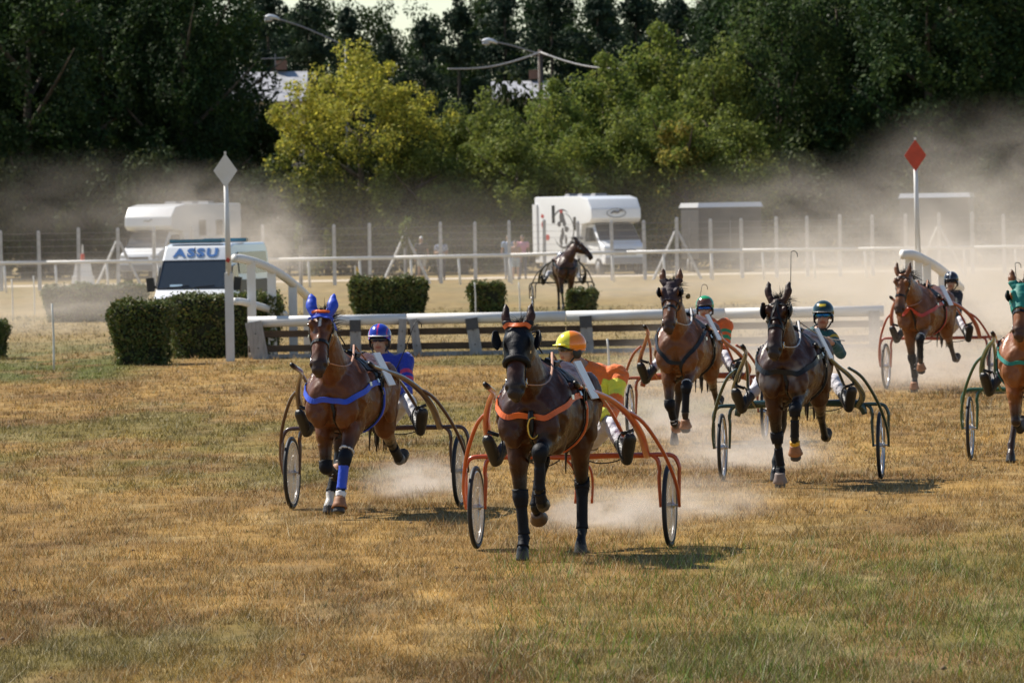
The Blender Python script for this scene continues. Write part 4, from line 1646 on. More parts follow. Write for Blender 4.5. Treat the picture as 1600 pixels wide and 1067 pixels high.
def hedge(px0, px1, base, top, depth, label, seed, D=None, taper=.88, n=9000, leaf=.030, ry=0.0):
    D = D or ground((px0 + px1) / 2, base).y
    a, b = at(px0, base, D), at(px1, base, D)
    w = b.x - a.x
    h = at((px0 + px1) / 2, top, D).z - zg(a.x, D)
    o = empty('hedge', ((a.x + b.x) / 2, D + depth / 2, zg(a.x, D)), ry)
    tag(o, label, 'hedge', 'clipped hedges on the infield')
    r = np.random.default_rng(seed)
    # solid dark core added inside the leaf shell
    mb = MB()
    k = 14
    rings = []
    for i in range(9):
        t = i / 8
        s = taper + (1 - taper) * min(1, t * 1.3)
        s *= (.98 if i < 8 else .93)
        ring = []
        for j in range(28):
            q = 2 * math.pi * j / 28
            c, sn = math.cos(q), math.sin(q)
            e = .32
            x = math.copysign(abs(c) ** e, c) * (w / 2 - .06) * s
            y = math.copysign(abs(sn) ** e, sn) * (depth / 2 - .06) * s
            f = 1 + .05 * noise.noise(V((x * 2 + seed, y * 2, t * 3)))
            ring.append(V((x * f, y * f, .02 + t * (h - .08))))
        rings.append(ring)
    mb.loft(rings)
    mb.build('dark_core', mat('hedge_core', (.018, .022, .010), rough=.95, var=.4), o, True)
    # leaf faces on the sides and top
    cnt = n
    area = np.array([w * depth, w * h, w * h, depth * h, depth * h])
    fidx = r.choice(5, cnt, p=area / area.sum())
    u, v = r.random(cnt) * 2 - 1, r.random(cnt)
    z = np.where(fidx == 0, 1.0, v)
    s = taper + (1 - taper) * np.minimum(1, z * 1.3)
    x = np.where(fidx == 3, -1, np.where(fidx == 4, 1, u)) * (w / 2)
    y = np.where(fidx == 1, -1, np.where(fidx == 2, 1, np.where(fidx == 0, v * 2 - 1, u))) * (depth / 2)
    edge = 1 - .10 * np.clip((z - .85) / .15, 0, 1) ** 2
    P = np.stack([x * s * np.where(fidx == 0, .97, edge), y * s * np.where(fidx == 0, .97, edge), z * h], 1)
    lump = np.array([noise.noise(V((p[0] * 2.5 + seed, p[1] * 2.5, p[2] * 2.5))) for p in P])
    nr = np.zeros((cnt, 3))
    nr[fidx == 0] = (0, 0, 1); nr[fidx == 1] = (0, -1, 0); nr[fidx == 2] = (0, 1, 0); nr[fidx == 3] = (-1, 0, 0); nr[fidx == 4] = (1, 0, 0)
    lump2 = np.array([noise.noise(V((p[0] * 7 + seed, p[1] * 7, p[2] * 7))) for p in P])
    stray = (r.random(cnt) < .04) * r.random(cnt) * .10
    P += nr * (lump * .15 + lump2 * .05 - .03 + r.normal(0, .022, cnt) + stray)[:, None]
    q = nr + r.normal(0, .6, (cnt, 3))
    q /= np.linalg.norm(q, axis=1)[:, None]
    t = np.cross(q, r.normal(0, 1, (cnt, 3)))
    t /= np.linalg.norm(t, axis=1)[:, None]
    bb = np.cross(q, t)
    sz = leaf * (.6 + .9 * r.random(cnt))[:, None]
    Vt = np.stack([P + t * sz, P + bb * sz * .6, P - t * sz, P - bb * sz * .6], 1).reshape(-1, 3)
    me = mesh_np('leaves', Vt, np.arange(4 * cnt).reshape(-1, 4))
    pal = np.array([(.09, .12, .028), (.065, .09, .022), (.12, .14, .034), (.15, .13, .04)])
    c = pal[r.integers(0, 4, cnt)] * (.7 + .6 * r.random(cnt))[:, None]
    set_col(me, np.repeat(c, 4, 0))
    link('leaves', me, HEDGE, o, False)
    return o


hedge(172, 266, 571, 473, 1.2, 'short clipped hedge block in front of the longer hedge', 1, taper=.78)
hedge(262, 438, 562, 462, 1.7, 'long clipped hedge hiding the bottom of the ambulance', 2, D=141, n=14000)
hedge(66, 226, 503, 448, 1.6, 'dust veiled low hedge left of the ambulance', 3, n=9000, leaf=.04)
hedge(546, 665, 493, 437, 1.4, 'wide dark hedge behind the hurdle above the blue helmet', 4, n=9000, leaf=.04)
hedge(733, 788, 490, 444, .9, 'small square hedge behind the hurdle in the middle', 5, n=5000, leaf=.04)
hedge(886, 933, 489, 454, .8, 'low small hedge in front of the far horse', 6, D=188, n=5000, leaf=.04)
hedge(-70, 7, 562, 503, 1.2, 'hedge end poking in at the left edge', 7, n=6000)

# ------------------------------------------------------------------ timber hurdle
WHITE = mat('white_paint', (.80, .80, .80), rough=.5, var=.05, scale=2.2, bump=.2, color2=(.66, .63, .57))
CREAM = mat('cream_plank', (.50, .46, .38), rough=.8, var=.2, scale=5, bump=.3, stretch=(.4, 1, 4))
BROWNP = mat('brown_plank', (.105, .07, .045), rough=.85, var=.35, scale=6, bump=.4, stretch=(.4, 1, 4))
GREYW = mat('weathered_post', (.33, .32, .31), rough=.85, var=.25, scale=5, bump=.4, bscale=30, stretch=(3, 3, .6))
DARKG = mat('dark_grey_paint', (.07, .07, .075), rough=.6, var=.2)

hl, hr = ground(388, 562), ground(1382, 547)
HD = (hl.y + hr.y) / 2 + 1
hl, hr = at(388, 560, HD), at(1382, 545, HD)
hurdle = empty('hurdle', ((hl.x + hr.x) / 2, HD, 0))
tag(hurdle, 'long low timber hurdle with white top rail and striped planks', 'hurdle')
HW = (hr.x - hl.x) / 2
ppm = FPX / HD
HH_ = at(885, 486, HD).z                        # height of the top rail's upper edge
nseg = 4
for i in range(nseg):
    x0, x1 = -HW + 2 * HW * i / nseg + .004, -HW + 2 * HW * (i + 1) / nseg - .004
    MB().tube([(x0, -.02, HH_ - .105), (x1, -.02, HH_ - .105)], .105, 16).build('top_rail', WHITE, hurdle, True)
    for j, (z0, z1, m, y) in enumerate(((.435, .585, BROWNP, .07), (.135, .285, BROWNP, .07), (.0, .10, GREYW, .05))):
        k = HH_ / .88
        mb = MB()
        mb.box(((x0 + x1) / 2, y, (z0 + z1) / 2 * k), (x1 - x0, .06, (z1 - z0) * k - .012))
        mb.build('plank', m, hurdle)


def hx(px):
    return at(px, 540, HD).x - hurdle.location.x


for px, w, dk, tl in ((402, 26, 0, -10), (556, 17, 1, 0), (628, 12, 0, 5), (650, 13, 0, -7), (741, 19, 1, -7), (917, 19, 1, -3), (1048, 18, 0, 2), (1212, 18, 1, -4), (1366, 17, 0, 0)):
    W_ = w / ppm
    rot = Matrix.Rotation(R(tl), 3, 'Y')
    MB().box((hx(px), -.14 + (.02 if tl > 0 else 0), .36), (W_, .10, .76), rot).build('post', GREYW, hurdle)
    if dk:
        MB().box((hx(px) + math.sin(R(tl)) * .30, -.195, .62), (W_ * 1.02, .012, .22), rot).build('post_cap', DARKG, hurdle)
    bolts = MB()
    for z in (.22, .5):
        MB().tube([(hx(px) + math.sin(R(tl)) * (z - .36), -.19, z), (hx(px) + math.sin(R(tl)) * (z - .36), -.21, z)], .014, 8).build('bolt', DARKG, hurdle)


# ------------------------------------------------------------------ curved white wings of the hurdle
def wing(name, label, y0, top_pts, low_pts, posts, rr, cap=True, dead=True):
    o = empty(name, (at(top_pts[0][0], 500, y0).x, y0, 0))
    tag(o, label, 'barrier')
    O = V(o.location)
    tp = [at(px, py, y0 + dy) - O for px, py, dy in top_pts]
    MB().tube(tp, rr, 14, 6).build('top_tube', WHITE, o, True)
    if low_pts:
        lp = [at(px, py, y0 + dy) - O for px, py, dy in low_pts]
        MB().tube(lp, rr * .85, 14, 6).build('lower_tube', WHITE, o, True)
    for px, py, dy in posts:
        t = at(px, py, y0 + dy) - O
        z0 = zg(t.x + O.x, t.y + O.y)
        MB().box((t.x, t.y + .02, (t.z - .02 + z0) / 2), (.17, .10, t.z - .02 - z0)).build('post', WHITE, o)
    return o


wing('hurdle_wing', 'white curved tube barrier running down from the white diamond sign', HD + .35,
     [(366, 404, 0), (380, 405, 0.3), (410, 414, 1.0), (440, 430, 2.0), (468, 452, 3.2), (486, 470, 4.4)],
     [(366, 471, 0), (380, 472, .3), (410, 480, 1.2), (445, 491, 2.4)],
     [(392, 406, .5), (424, 422, 1.5), (457, 443, 2.7), (480, 463, 3.8)], .085)

# diamond signs on posts


def diamond_sign(px, base, top, D, face, name, label, pw=.11, size=(.46, .66), mark=False):
    b = at(px, base, D)
    o = empty(name, (b.x, D, zg(b.x, D)))
    tag(o, label, 'sign', 'diamond signs on white posts')
    zt = at(px, top, D).z
    lean = -.010
    MB().box((lean * zt * .3, 0, (zt - .6) * .25), (pw * 1.5, pw, (zt - .6) * .5)).build('post_foot', WHITE, o)
    MB().tube([(lean * zt * .3, 0, (zt - .6) * .5 - .05), (lean * zt, 0, zt - .45)], [pw * .55, pw * .38], 10).build('post', WHITE, o, True)
    w, h = size
    c = V((lean * zt, -.05, zt - h / 2))
    vs = []
    for y in (-.018, .018):
        for x, z in ((0, -h / 2), (w / 2, 0), (0, h / 2), (-w / 2, 0)):
            vs.append(c + V((x, y, z)))
    MB().add(vs, [(0, 1, 2, 3), (7, 6, 5, 4), (0, 4, 5, 1), (1, 5, 6, 2), (2, 6, 7, 3), (3, 7, 4, 0)]).build('panel', face, o)
    MB().box((c.x, -.05, zt + .015), (.045, .04, .05)).build('panel_clip', WHITE, o)
    if mark:
        z = at(px, 408, D).z
        MB().box((lean * zt * .5, -.085, 1.95), (.075, .012, .075), Matrix.Rotation(R(30), 3, 'Y')).build('reflector', mat('red_reflector', (.5, .03, .02), rough=.3), o)
    return o


wd = diamond_sign(361, 566, 240, HD - 1.6, WHITE, 'diamond_sign', 'white diamond sign on a tall white post by the hedge', mark=True)
RED = mat('red_enamel', (.52, .05, .015), rough=.35, var=.12)
diamond_sign(1438, 545, 218, HD + 8, RED, 'diamond_sign', 'red diamond sign on a tall white post at the right')
wing('hurdle_wing', 'white tube barrier behind the rearmost chestnut horse', HD + 7.2, [(1409, 398, 0), (1425, 398, .2), (1447, 408, 1.2), (1472, 424, 2.2), (1500, 450, 4.)],
     None, [(1448, 404, 1.2), (1472, 422, 2.3), (1496, 444, 3.8), (1420, 400, .3)], .10)

# ------------------------------------------------------------------ thin marker stakes
for px, b, t, wh in ((84, 578, 474, 'nearest the left edge hedge, on the green strip'), (20, 502, 436, 'leftmost, in the dust by the left edge'), (54, 492, 431, 'left of the dusty hedge'),
                     (743, 492, 441, 'against the small square hedge'), (812, 492, 441, 'left of the far horse'), (951, 592, 529, 'behind the yellow and orange driver'),
                     (414, 466, 433, 'right of the ambulance')):
    p = ground(px, b)
    h = at(px, t, p.y).z
    o = MB().tube([(0, 0, -.05), (.01, 0, h * .5), (-.012, 0, h)], [.020, .019, .016], 8, 2).build('marker_stake', mat('stake_white', (.66, .65, .60), rough=.7, var=.2), None, True)
    o.location = p
    tag(o, 'thin white marker stake ' + wh, 'stake', 'marker stakes')

# ------------------------------------------------------------------ running rail
RD = 271.0
rail = empty('running_rail', (0, RD, 0))
tag(rail, 'long white running rail with posts across the far side', 'railing')
for i in range(-6, 6):
    x0, x1 = i * 4.4, i * 4.4 + 4.39
    zz = lambda x: 1.09 + .025 * math.sin(x * .25)
    MB().tube([(x0, 0, zz(x0)), ((x0 + x1) / 2, 0, zz((x0 + x1) / 2)), (x1, 0, zz(x1))], .068, 10).build('rail_tube', WHITE, rail, True)
for px in list(range(-160, 1780, 79)):
    x = at(px + 12 - (px % 5), 430, RD).x
    MB().tube([(x + .05, .02, -.05), (x, .02, 1.03)], .045, 8).build('post', WHITE, rail, True)

# ------------------------------------------------------------------ wire fence with concrete posts
CONC = mat('concrete_post', (.54, .53, .52), rough=.9, var=.18, scale=3, bump=.4)
FD = 277.0
fence = empty('wire_fence', (0, FD, 0))
tag(fence, 'tall wire fence on grey concrete posts behind the running rail', 'fence')
pxs = [-150, -100, -48, 2, 62, 123, 185, 241, 300, 358, 411, 470, 523, 578, 634, 689, 743, 796, 851, 905, 957, 1008, 1058, 1112, 1160, 1214, 1262, 1313, 1364, 1416, 1468, 1520, 1570, 1620, 1672, 1724]
fx = [at(p, 430, FD).x for p in pxs]
for p, x in zip(pxs, fx):
    k = math.sin(p * 1.7)
    h = 2.36 + .05 * k
    MB().loft([[V((x + .02 * k * (z > 1) + sx * s, sy * s, z)) for sx, sy in ((-1, -1), (1, -1), (1, 1), (-1, 1))] for z, s in ((-.1, .070), (h - .06, .064), (h, .03))]).build('post', CONC, fence)
    if p in (185, 634, 1058, 1468):
        for s in (-1, 1):
            MB().tube([(x + s * .05, 0, 1.85), (x + s * .95, 0, -.05)], .055, 4).build('brace', CONC, fence)
for i in range(9):
    z = .2 + .25 * i
    pts = []
    for a, b in zip(fx[:-1], fx[1:]):
        pts += [(a, -.085, z), ((a + b) / 2, -.085, z - .012)]
    pts.append((fx[-1], -.085, z))
    MB().tube(pts, .0055, 5).build('wire', mat('fence_wire', (.30, .29, .28), rough=.5, metal=.6, var=.2), fence)
# ivy on two posts
for px, zt, wh in ((470, 2.45, 'the fence post right of the ambulance'), (634, 2.6, 'the braced fence post left of the two men')):
    x = at(px, 430, FD).x
    o = empty('ivy', (x, FD - .05, 0))
    tag(o, 'green ivy clump on top of ' + wh, 'plant', 'ivy on fence posts')
    cl = np.array([(random.uniform(-.12, .12), random.uniform(-.1, .1), zt - .15 - i * .11, .20 - .012 * i) for i in range(10)])
    me = leaf_mesh('leaves', cl, 40, .06, [(.12, .16, .03), (.09, .13, .025), (.16, .18, .04)], px)
    link('leaves', me, LEAF, o, False)
    MB().tube([(.02, -.02, 0), (.04, -.05, zt * .6), (0, -.04, zt - .1)], [.025, .02, .008], 6, 3).build('stem', BARK, o)

# white pedestal with a red and white beacon
p = ground(130, 446)
o = empty('stone_marker', p)
tag(o, 'white tapering stone marker with a small red top by the rail', 'marker')
sc_ = p.y / FPX
MB().loft([[V((sx * a, sy * a, z)) for sx, sy in ((-1, -1), (1, -1), (1, 1), (-1, 1))] for z, a in ((-.05, 17.5 * sc_), (.38, 16.5 * sc_), (.40, 14.5 * sc_), (.88, 11.5 * sc_), (1.02, 8 * sc_))]).build('plinth', WHITE, o)
MB().tube([(0, 0, 1.02), (0, 0, 1.3)], [.10, .07], 10).build('cone', mat('signal_red', (.6, .07, .03), rough=.5), o)
MB().tube([(0, 0, 1.3), (0, 0, 1.68)], [.045, .03], 10).build('cone_top', WHITE, o)
# small yellow flag
p = ground(556, 466)
o = empty('course_flag', (p.x, p.y, 0))
tag(o, 'small yellow course flag on a white pole beside the wide hedge', 'flag')
z0 = at(556, 415, p.y).z
MB().tube([(0, 0, -.05), (0, 0, z0)], .022, 8).build('pole', WHITE, o)
vs = [V((.02, 0, z0 - .02)), V((.09, .03, z0 - .1)), V((.20, -.02, z0 - .50)), V((.11, .02, z0 - .53)), V((.02, 0, z0 - .48))]
mb = MB().add([v + V((0, .006, 0)) for v in vs] + [v - V((0, .006, 0)) for v in vs], [(0, 1, 2, 3, 4), (9, 8, 7, 6, 5)] + [(i, (i + 1) % 5, 5 + (i + 1) % 5, 5 + i) for i in range(5)])
mb.build('cloth', mat('flag_yellow', (.75, .45, .01), rough=.7), o)

# ------------------------------------------------------------------ vehicles
VWHITE = mat('vehicle_white', (.74, .75, .76), rough=.28, var=.04, coat=.5)
VGLASS = mat('vehicle_glass', (.03, .035, .04), rough=.06, var=.1, alpha=.82, spec=.8)
VBLACK = mat('vehicle_black', (.015, .015, .016), rough=.45, var=.2)
VGREY = mat('vehicle_grey', (.22, .22, .23), rough=.5, var=.15)
LAMP = mat('headlamp', (.6, .62, .65), rough=.1, var=.1, metal=.3)
RUB = mat('tyre_rubber', (.016, .016, .017))


def prism(prof, x0, x1, taper=None):
    """side profile (y,z) extruded across x; taper(y,z) scales half width"""
    n = len(prof)
    tp = taper or (lambda y, z: 1.0)
    m_, hw = (x0 + x1) / 2, (x1 - x0) / 2
    vs = [V((m_ - hw * tp(y, z), y, z)) for y, z in prof] + [V((m_ + hw * tp(y, z), y, z)) for y, z in prof]
    fs = [tuple(range(n)), tuple(range(2 * n - 1, n - 1, -1))] + [(i, n + i, n + (i + 1) % n, (i + 1) % n) for i in range(n)]
    return vs, fs


def panel(pts, m, name, parent, off):
    """flat sheet with a little thickness laid proud of a body; off = outward vector"""
    off = V(off)
    n = len(pts)
    vs = [V(p) for p in pts] + [V(p) + off for p in pts]
    fs = [tuple(range(n - 1, -1, -1)), tuple(range(n, 2 * n))] + [(i, (i + 1) % n, n + (i + 1) % n, n + i) for i in range(n)]
    mb = MB().add(vs, fs)
    me = mb.mesh(name)
    bm = bmesh.new(); bm.from_mesh(me); bmesh.ops.recalc_face_normals(bm, faces=bm.faces); bm.to_mesh(me); bm.free()
    return link(name, me, m, parent, False)


def body_mesh(name, vs, fs, m, parent, bev=.05):
    me = MB().add(vs, fs).mesh(name)
    bm = bmesh.new(); bm.from_mesh(me)
    bmesh.ops.recalc_face_normals(bm, faces=bm.faces)
    bmesh.ops.bevel(bm, geom=list(bm.edges), offset=bev, segments=3, affect='EDGES', profile=.6)
    bm.to_mesh(me); bm.free()
    o = link(name, me, m, parent, True)
    return o


def road_wheel(x, y, r, parent):
    w = empty('wheel')
    w.parent = parent
    w.location = (x, y, r)
    MB().tube([(-.11, 0, 0), (-.10, 0, 0), (.10, 0, 0), (.11, 0, 0)], [r * .86, r, r, r * .86], 28).build('tyre', RUB, w, True)
    MB().tube([(-.115, 0, 0), (.115, 0, 0)], [r * .6, r * .6], 20).build('rim', VGREY, w, True)


def text_mesh(s, size, name, m, parent, loc, rot, ext=1.0, bold=.012, sheet_=.004):
    cu = bpy.data.curves.new(name, 'FONT')
    cu.body = s
    cu.size = size
    cu.align_x = 'CENTER'
    cu.align_y = 'CENTER'
    cu.offset = bold
    cu.extrude = sheet_
    cu.space_character = 1.25
    t = bpy.data.objects.new('tmp', cu)
    COL.objects.link(t)
    dg = bpy.context.evaluated_depsgraph_get()
    me = bpy.data.meshes.new_from_object(t.evaluated_get(dg), depsgraph=dg)
    bpy.data.objects.remove(t)
    me.materials.clear()
    o = link(name, me, m, parent, False)
    o.location = loc
    o.rotation_euler = rot
    o.scale = (ext, 1, 1)
    return o


def van_front(root, hw, pts, m=VGLASS, name='windscreen'):
    panel(pts, m, name, root, (0, -.012, .006))


# --- ambulance behind the hedge
vp = at(308, 520, 168.5)
amb = empty('ambulance', (vp.x, 168.5, zg(vp.x, 168.5)), R(-9))
amb.scale = (.90, .90, .90)
tag(amb, 'white ambulance van with blue letters above the windscreen behind the hedge', 'van')
prof = [(.95, .38), (5.3, .38), (5.4, 1.2), (5.3, 2.25), (5.0, 2.42), (.75, 2.42), (.30, 2.36), (.02, 1.98), (-.52, 1.24), (-1.02, 1.02), (-1.14, .75), (-1.14, .38)]
tp_ = lambda y, z: (1.0 - .13 * max(0, (z - 1.1)) / 1.3) * (1 - .10 * max(0, (-y - .4)))
vs, fs = prism(prof, -1.0, 1.0, tp_)
body_mesh('body', vs, fs, VWHITE, amb, .07)


def on_ws(t, x, o=.012):
    y, z = .02 + (-.52 - .02) * t, 1.98 + (1.24 - 1.98) * t
    return V((x * tp_(y, z), y - o * .8, z + o * .55))


panel([on_ws(.04, -.93), on_ws(.04, .93), on_ws(.97, .95), on_ws(.97, -.95)], mat('tinted_windscreen', (.045, .055, .065), rough=.05, var=.1, alpha=.9, spec=.9), 'windscreen', amb, (0, -.012, .008))
frm = MB()
for a, b in (((.02, -.95), (.02, .95)), ((.99, -.97), (.99, .97)), ((.02, -.95), (.99, -.97)), ((.02, .95), (.99, .97))):
    MB().tube([on_ws(a[0], a[1], .02), on_ws(b[0], b[1], .02)], .022, 6).build('windscreen_seal', VBLACK, amb)
for a, b in ((-.7, -.1), (.05, .6)):
    MB().tube([on_ws(.97, a, .035), on_ws(.90, b, .035)], .012, 6).build('wiper', VBLACK, amb)
panel([on_ws(.86, -.62, .03), on_ws(.86, -.28, .03), on_ws(.93, -.28, .03), on_ws(.93, -.62, .03)], mat('paper_blue', (.35, .5, .62), rough=.6), 'dashboard_paper', amb, (0, -.004, .002))
# letters on the brow over the windscreen
text_mesh('ASSU', .36, 'lettering', mat('letter_blue', (.05, .16, .42), rough=.4), amb, (-.02, .152, 2.176), (math.atan2(.38, .28), 0, 0), ext=1.22, bold=.016)
LB = mat('beacon_blue', (.05, .20, .30), rough=.15, var=.15, alpha=.9)
for x0, x1, y, z in ((-.78, .62, .55, 2.46), (-.2, .95, 2.2, 2.47)):
    MB().box(((x0 + x1) / 2, y, z + .03), (x1 - x0, .28, .09)).build('light_bar', LB, amb)
    MB().box(((x0 + x1) / 2, y, z - .02), (x1 - x0 - .06, .30, .03)).build('light_bar_base', VGREY, amb)
MB().tube([(-.05, .18, 2.33), (-.06, .16, 2.10)], .012, 6).build('antenna', VBLACK, amb)
MB().ball((-.06, .155, 2.09), .035, 10, 8).build('antenna_base', VBLACK, amb, True)
for s in (-1, 1):
    mb = MB().box((s * 1.16, -.28, 1.36), (.20, .12, .36), Matrix.Rotation(R(s * 6), 3, 'Y'))
    mo = mb.build('mirror', VBLACK, amb)
    MB().box((s * 1.05, -.24, 1.30), (.12, .05, .06)).build('mirror_arm', VBLACK, mo)
    panel([(s * 1.0, -.35, 1.30), (s * .97, .05, 1.82), (s * .96, .72, 1.88), (s * .995, .80, 1.28)], VGLASS, 'side_window', amb, (s * .012, 0, 0))
    panel([(s * .965, 1.0, 1.62), (s * .915, 1.0, 2.18), (s * .915, 4.9, 2.18), (s * .965, 4.9, 1.62)], VGLASS, 'side_window', amb, (s * .014, 0, 0))
    panel([(s * 1.0, .9, .75), (s * .985, .9, 1.45), (s * .985, 5.1, 1.45), (s * 1.0, 5.1, .75)], VBLACK, 'dark_side_band', amb, (s * .010, 0, 0))
    panel([(s * 1.012, 2.0, .9), (s * 1.0, 2.0, 1.1), (s * 1.0, 4.6, 1.1), (s * 1.012, 4.6, .9)], VGREY, 'side_stripe', amb, (s * .006, 0, 0))
    MB().box((s * .78, -1.06, .92), (.30, .16, .18)).build('headlamp', LAMP, amb)
    road_wheel(s * .88, -.55, .34, amb)
    road_wheel(s * .88, 3.6, .34, amb)
MB().box((0, -1.15, .72), (1.0, .06, .22)).build('grille', VBLACK, amb)
MB().box((0, -1.16, .48), (1.7, .10, .18)).build('bumper', VGREY, amb)
# crew seen through the windscreen
for x, nm, jc in ((.42, 'person in a pale shirt at the ambulance wheel behind the windscreen', (.55, .55, .56)), (-.42, 'person in a grey top in the ambulance seat behind the left half of the windscreen', (.35, .36, .38))):
    J = seated(zs=1.0, ys=.55, top=1.86, hands=((.25, .12, 1.2), (-.25, .12, 1.2)), kx=.18, knee_z=.95, feet=(.15, -.1, .62))
    q, _ = person('person', nm, J, jc, (.08, .08, .1), hair=(.03, .02, .015), vox=.018)
    M_ = Matrix.Rotation(amb.rotation_euler.z, 3, 'Z')
    q.location = V(amb.location) + M_ @ V((x, 0, 0)) * .9
    q.rotation_euler = amb.rotation_euler
    q.scale = (.9, .9, .9)


# --- motorhomes and canopy boxes beyond the fence
def motorhome(px, D, rz, label, h=3.32, length=6.6, windows=(), art=False, logo=True):
    p = at(px, 430, D)
    o = empty('motorhome', (p.x, D, 0), rz)
    tag(o, label, 'motorhome')
    pr = [(.95, .5), (length, .5), (length, h - .04), (length - .1, h), (1.0, h), (.1, h - .12), (-.32, h - .55), (-.36, 2.36), (-.15, 2.20), (.75, 2.12), (.95, 1.6)]
    vs, fs = prism(pr, -1.15, 1.15, lambda y, z: 1 - .05 * max(0, (.4 - y)))
    body_mesh('living_body', vs, fs, VWHITE, o, .05)
    cp = [(1.0, .45), (1.0, 2.1), (.30, 2.16), (.02, 2.12), (-.72, 1.42), (-1.22, 1.20), (-1.36, .9), (-1.36, .45)]
    ct = lambda y, z: (1 - .10 * max(0, z - 1.3) / .8) * (1 - .12 * max(0, -y - .5))
    vs, fs = prism(cp, -.98, .98, ct)
    body_mesh('cab', vs, fs, VWHITE, o, .05)

    def ws(t, x, of=.014):
        y, z = .02 + (-.72 - .02) * t, 2.12 + (1.42 - 2.12) * t
        return V((x * ct(y, z), y - of * .7, z + of * .7))
    panel([ws(.03, -.92), ws(.03, .92), ws(.96, .95), ws(.96, -.95)], mat('motorhome_glass', (.05, .055, .06), rough=.12, var=.15, spec=.6), 'windscreen', o, (0, -.01, .01))
    for s in (-1, 1):
        panel([(s * .985, -.50, 1.42), (s * .93, .05, 1.98), (s * .93, .78, 1.98), (s * .985, .78, 1.40)], VGLASS, 'side_window', o, (s * .014, 0, 0))
        MB().box((s * 1.14, -.35, 1.62), (.18, .12, .36)).build('mirror', VBLACK, o)
        MB().box((s * .72, -1.22, 1.02), (.34, .14, .2)).build('headlamp', LAMP, o)
        road_wheel(s * .85, -.62, .36, o)
        road_wheel(s * .90, length - 1.8, .36, o)
        for y0, y1, z0, z1 in windows:
            panel([(s * 1.15, y0, z0), (s * 1.15, y0, z1), (s * 1.15, y1, z1), (s * 1.15, y1, z0)], VGREY, 'window_frame', o, (s * .02, 0, 0))
            panel([(s * 1.17, y0 + .05, z0 + .05), (s * 1.17, y0 + .05, z1 - .05), (s * 1.17, y1 - .05, z1 - .05), (s * 1.17, y1 - .05, z0 + .05)], VGLASS, 'window', o, (s * .01, 0, 0))
    MB().box((0, -1.36, .95), (.95, .06, .22)).build('grille', VBLACK, o)
    MB().box((0, -1.38, .60), (1.8, .12, .26)).build('bumper', VGREY, o)
    for y in (2.0, 3.6, 5.2):
        MB().box((.1, y, h + .05), (.6, .6, .11), taper=.8).build('roof_vent', VGREY, o)
    if logo:
        ink = mat('logo_grey', (.16, .16, .17), rough=.5)
        lz = h - .55
        fy = lambda z: -.33 if z < h - .55 else -.32 + (z - (h - .55)) * .98
        # flattened oval sign with a running shape inside
        pts = [V((.42 * math.cos(a), 0, .19 * math.sin(a))) for a in [2 * math.pi * k / 24 for k in range(25)]]
        def LG(v):
            return V((v.x, -.375, lz - .18 + v.z))
        if art:
            MB().tube([LG(q) for q in pts], .016, 5).build('logo', ink, o)
            MB().tube([LG(V(q)) for q in ((-.25, 0, -.02), (-.08, 0, .06), (.06, 0, .02), (.18, 0, .12), (.30, 0, .05))], [.02, .06, .05, .05, .015], 6, 3).build('logo', ink, o)
        else:
            MB().tube([LG(V(q)) for q in ((-.20, 0, 0), (-.08, 0, .03), (.06, 0, .0), (.14, 0, .07), (.26, 0, .06))], [.015, .035, .03, .03, .01], 6, 3).build('logo', ink, o)
    if art:
        ink = mat('art_black', (.045, .045, .05), rough=.5)
        red = mat('art_red', (.36, .05, .045), rough=.5)
        x = -1.152

        def blob(cy, cz, ry, rz_, m, seed, name='side_picture', a0=0, a1=360, th=None):
            r_ = random.Random(seed)
            if th is None:
                pts = [V((x, cy + ry * math.cos(t) * r_.uniform(.75, 1.2), cz + rz_ * math.sin(t) * r_.uniform(.75, 1.2))) for t in [2 * math.pi * k / 14 for k in range(14)]]
                panel(pts, m, name, o, (-.008, 0, 0))
            else:
                ts = [R(a0 + (a1 - a0) * k / 16) for k in range(17)]
                for k in range(16):
                    w0, w1 = th * math.sin(math.pi * k / 16) + .015, th * math.sin(math.pi * (k + 1) / 16) + .015
                out = [V((x, cy + (ry + th * math.sin(math.pi * k / 16)) * math.cos(t), cz + (rz_ + th * math.sin(math.pi * k / 16)) * math.sin(t))) for k, t in enumerate(ts)]
                inn = [V((x, cy + (ry - .02) * math.cos(t), cz + (rz_ - .02) * math.sin(t))) for t in ts]
                panel(out + inn[::-1], m, name, o, (-.008, 0, 0))
        blob(3.0, 1.9, 1.25, .72, ink, 1, a0=100, a1=330, th=.10)
        blob(3.1, 1.95, 1.35, .80, ink, 2, a0=20, a1=120, th=.05)
        for i, (cy, cz, ry, rz_, m) in enumerate(((3.2, 2.45, .28, .22, ink), (2.9, 2.2, .22, .2, ink), (3.5, 2.15, .25, .12, ink), (2.6, 1.95, .3, .12, ink), (3.1, 1.75, .2, .25, ink), (3.3, 1.45, .16, .25, ink),
                                                  (2.7, 1.5, .15, .22, ink), (3.25, 2.68, .17, .12, red), (1.5, 1.25, .42, .08, red), (1.9, 1.12, .3, .06, red), (5.5, 2.1, .22, .20, red), (5.6, 2.5, .2, .09, red),
                                                  (5.0, 1.6, .25, .14, red), (1.3, 1.55, .7, .09, ink))):
            blob(cy, cz, ry, rz_, m, 10 + i)
        panel([(x, 4.4, 2.2), (x, 4.4, 2.95), (x, 4.05, 2.95), (x, 4.05, 2.2)], VGLASS, 'window', o, (-.014, 0, 0))
        panel([(x, 1.75, 1.9), (x, 1.75, 2.45), (x, 1.45, 2.45), (x, 1.45, 1.9)], VGLASS, 'window', o, (-.014, 0, 0))
        MB().box((-1.18, length - .2, 1.9), (.10, .5, 2.2)).build('rear_locker', VWHITE, o)
    return o


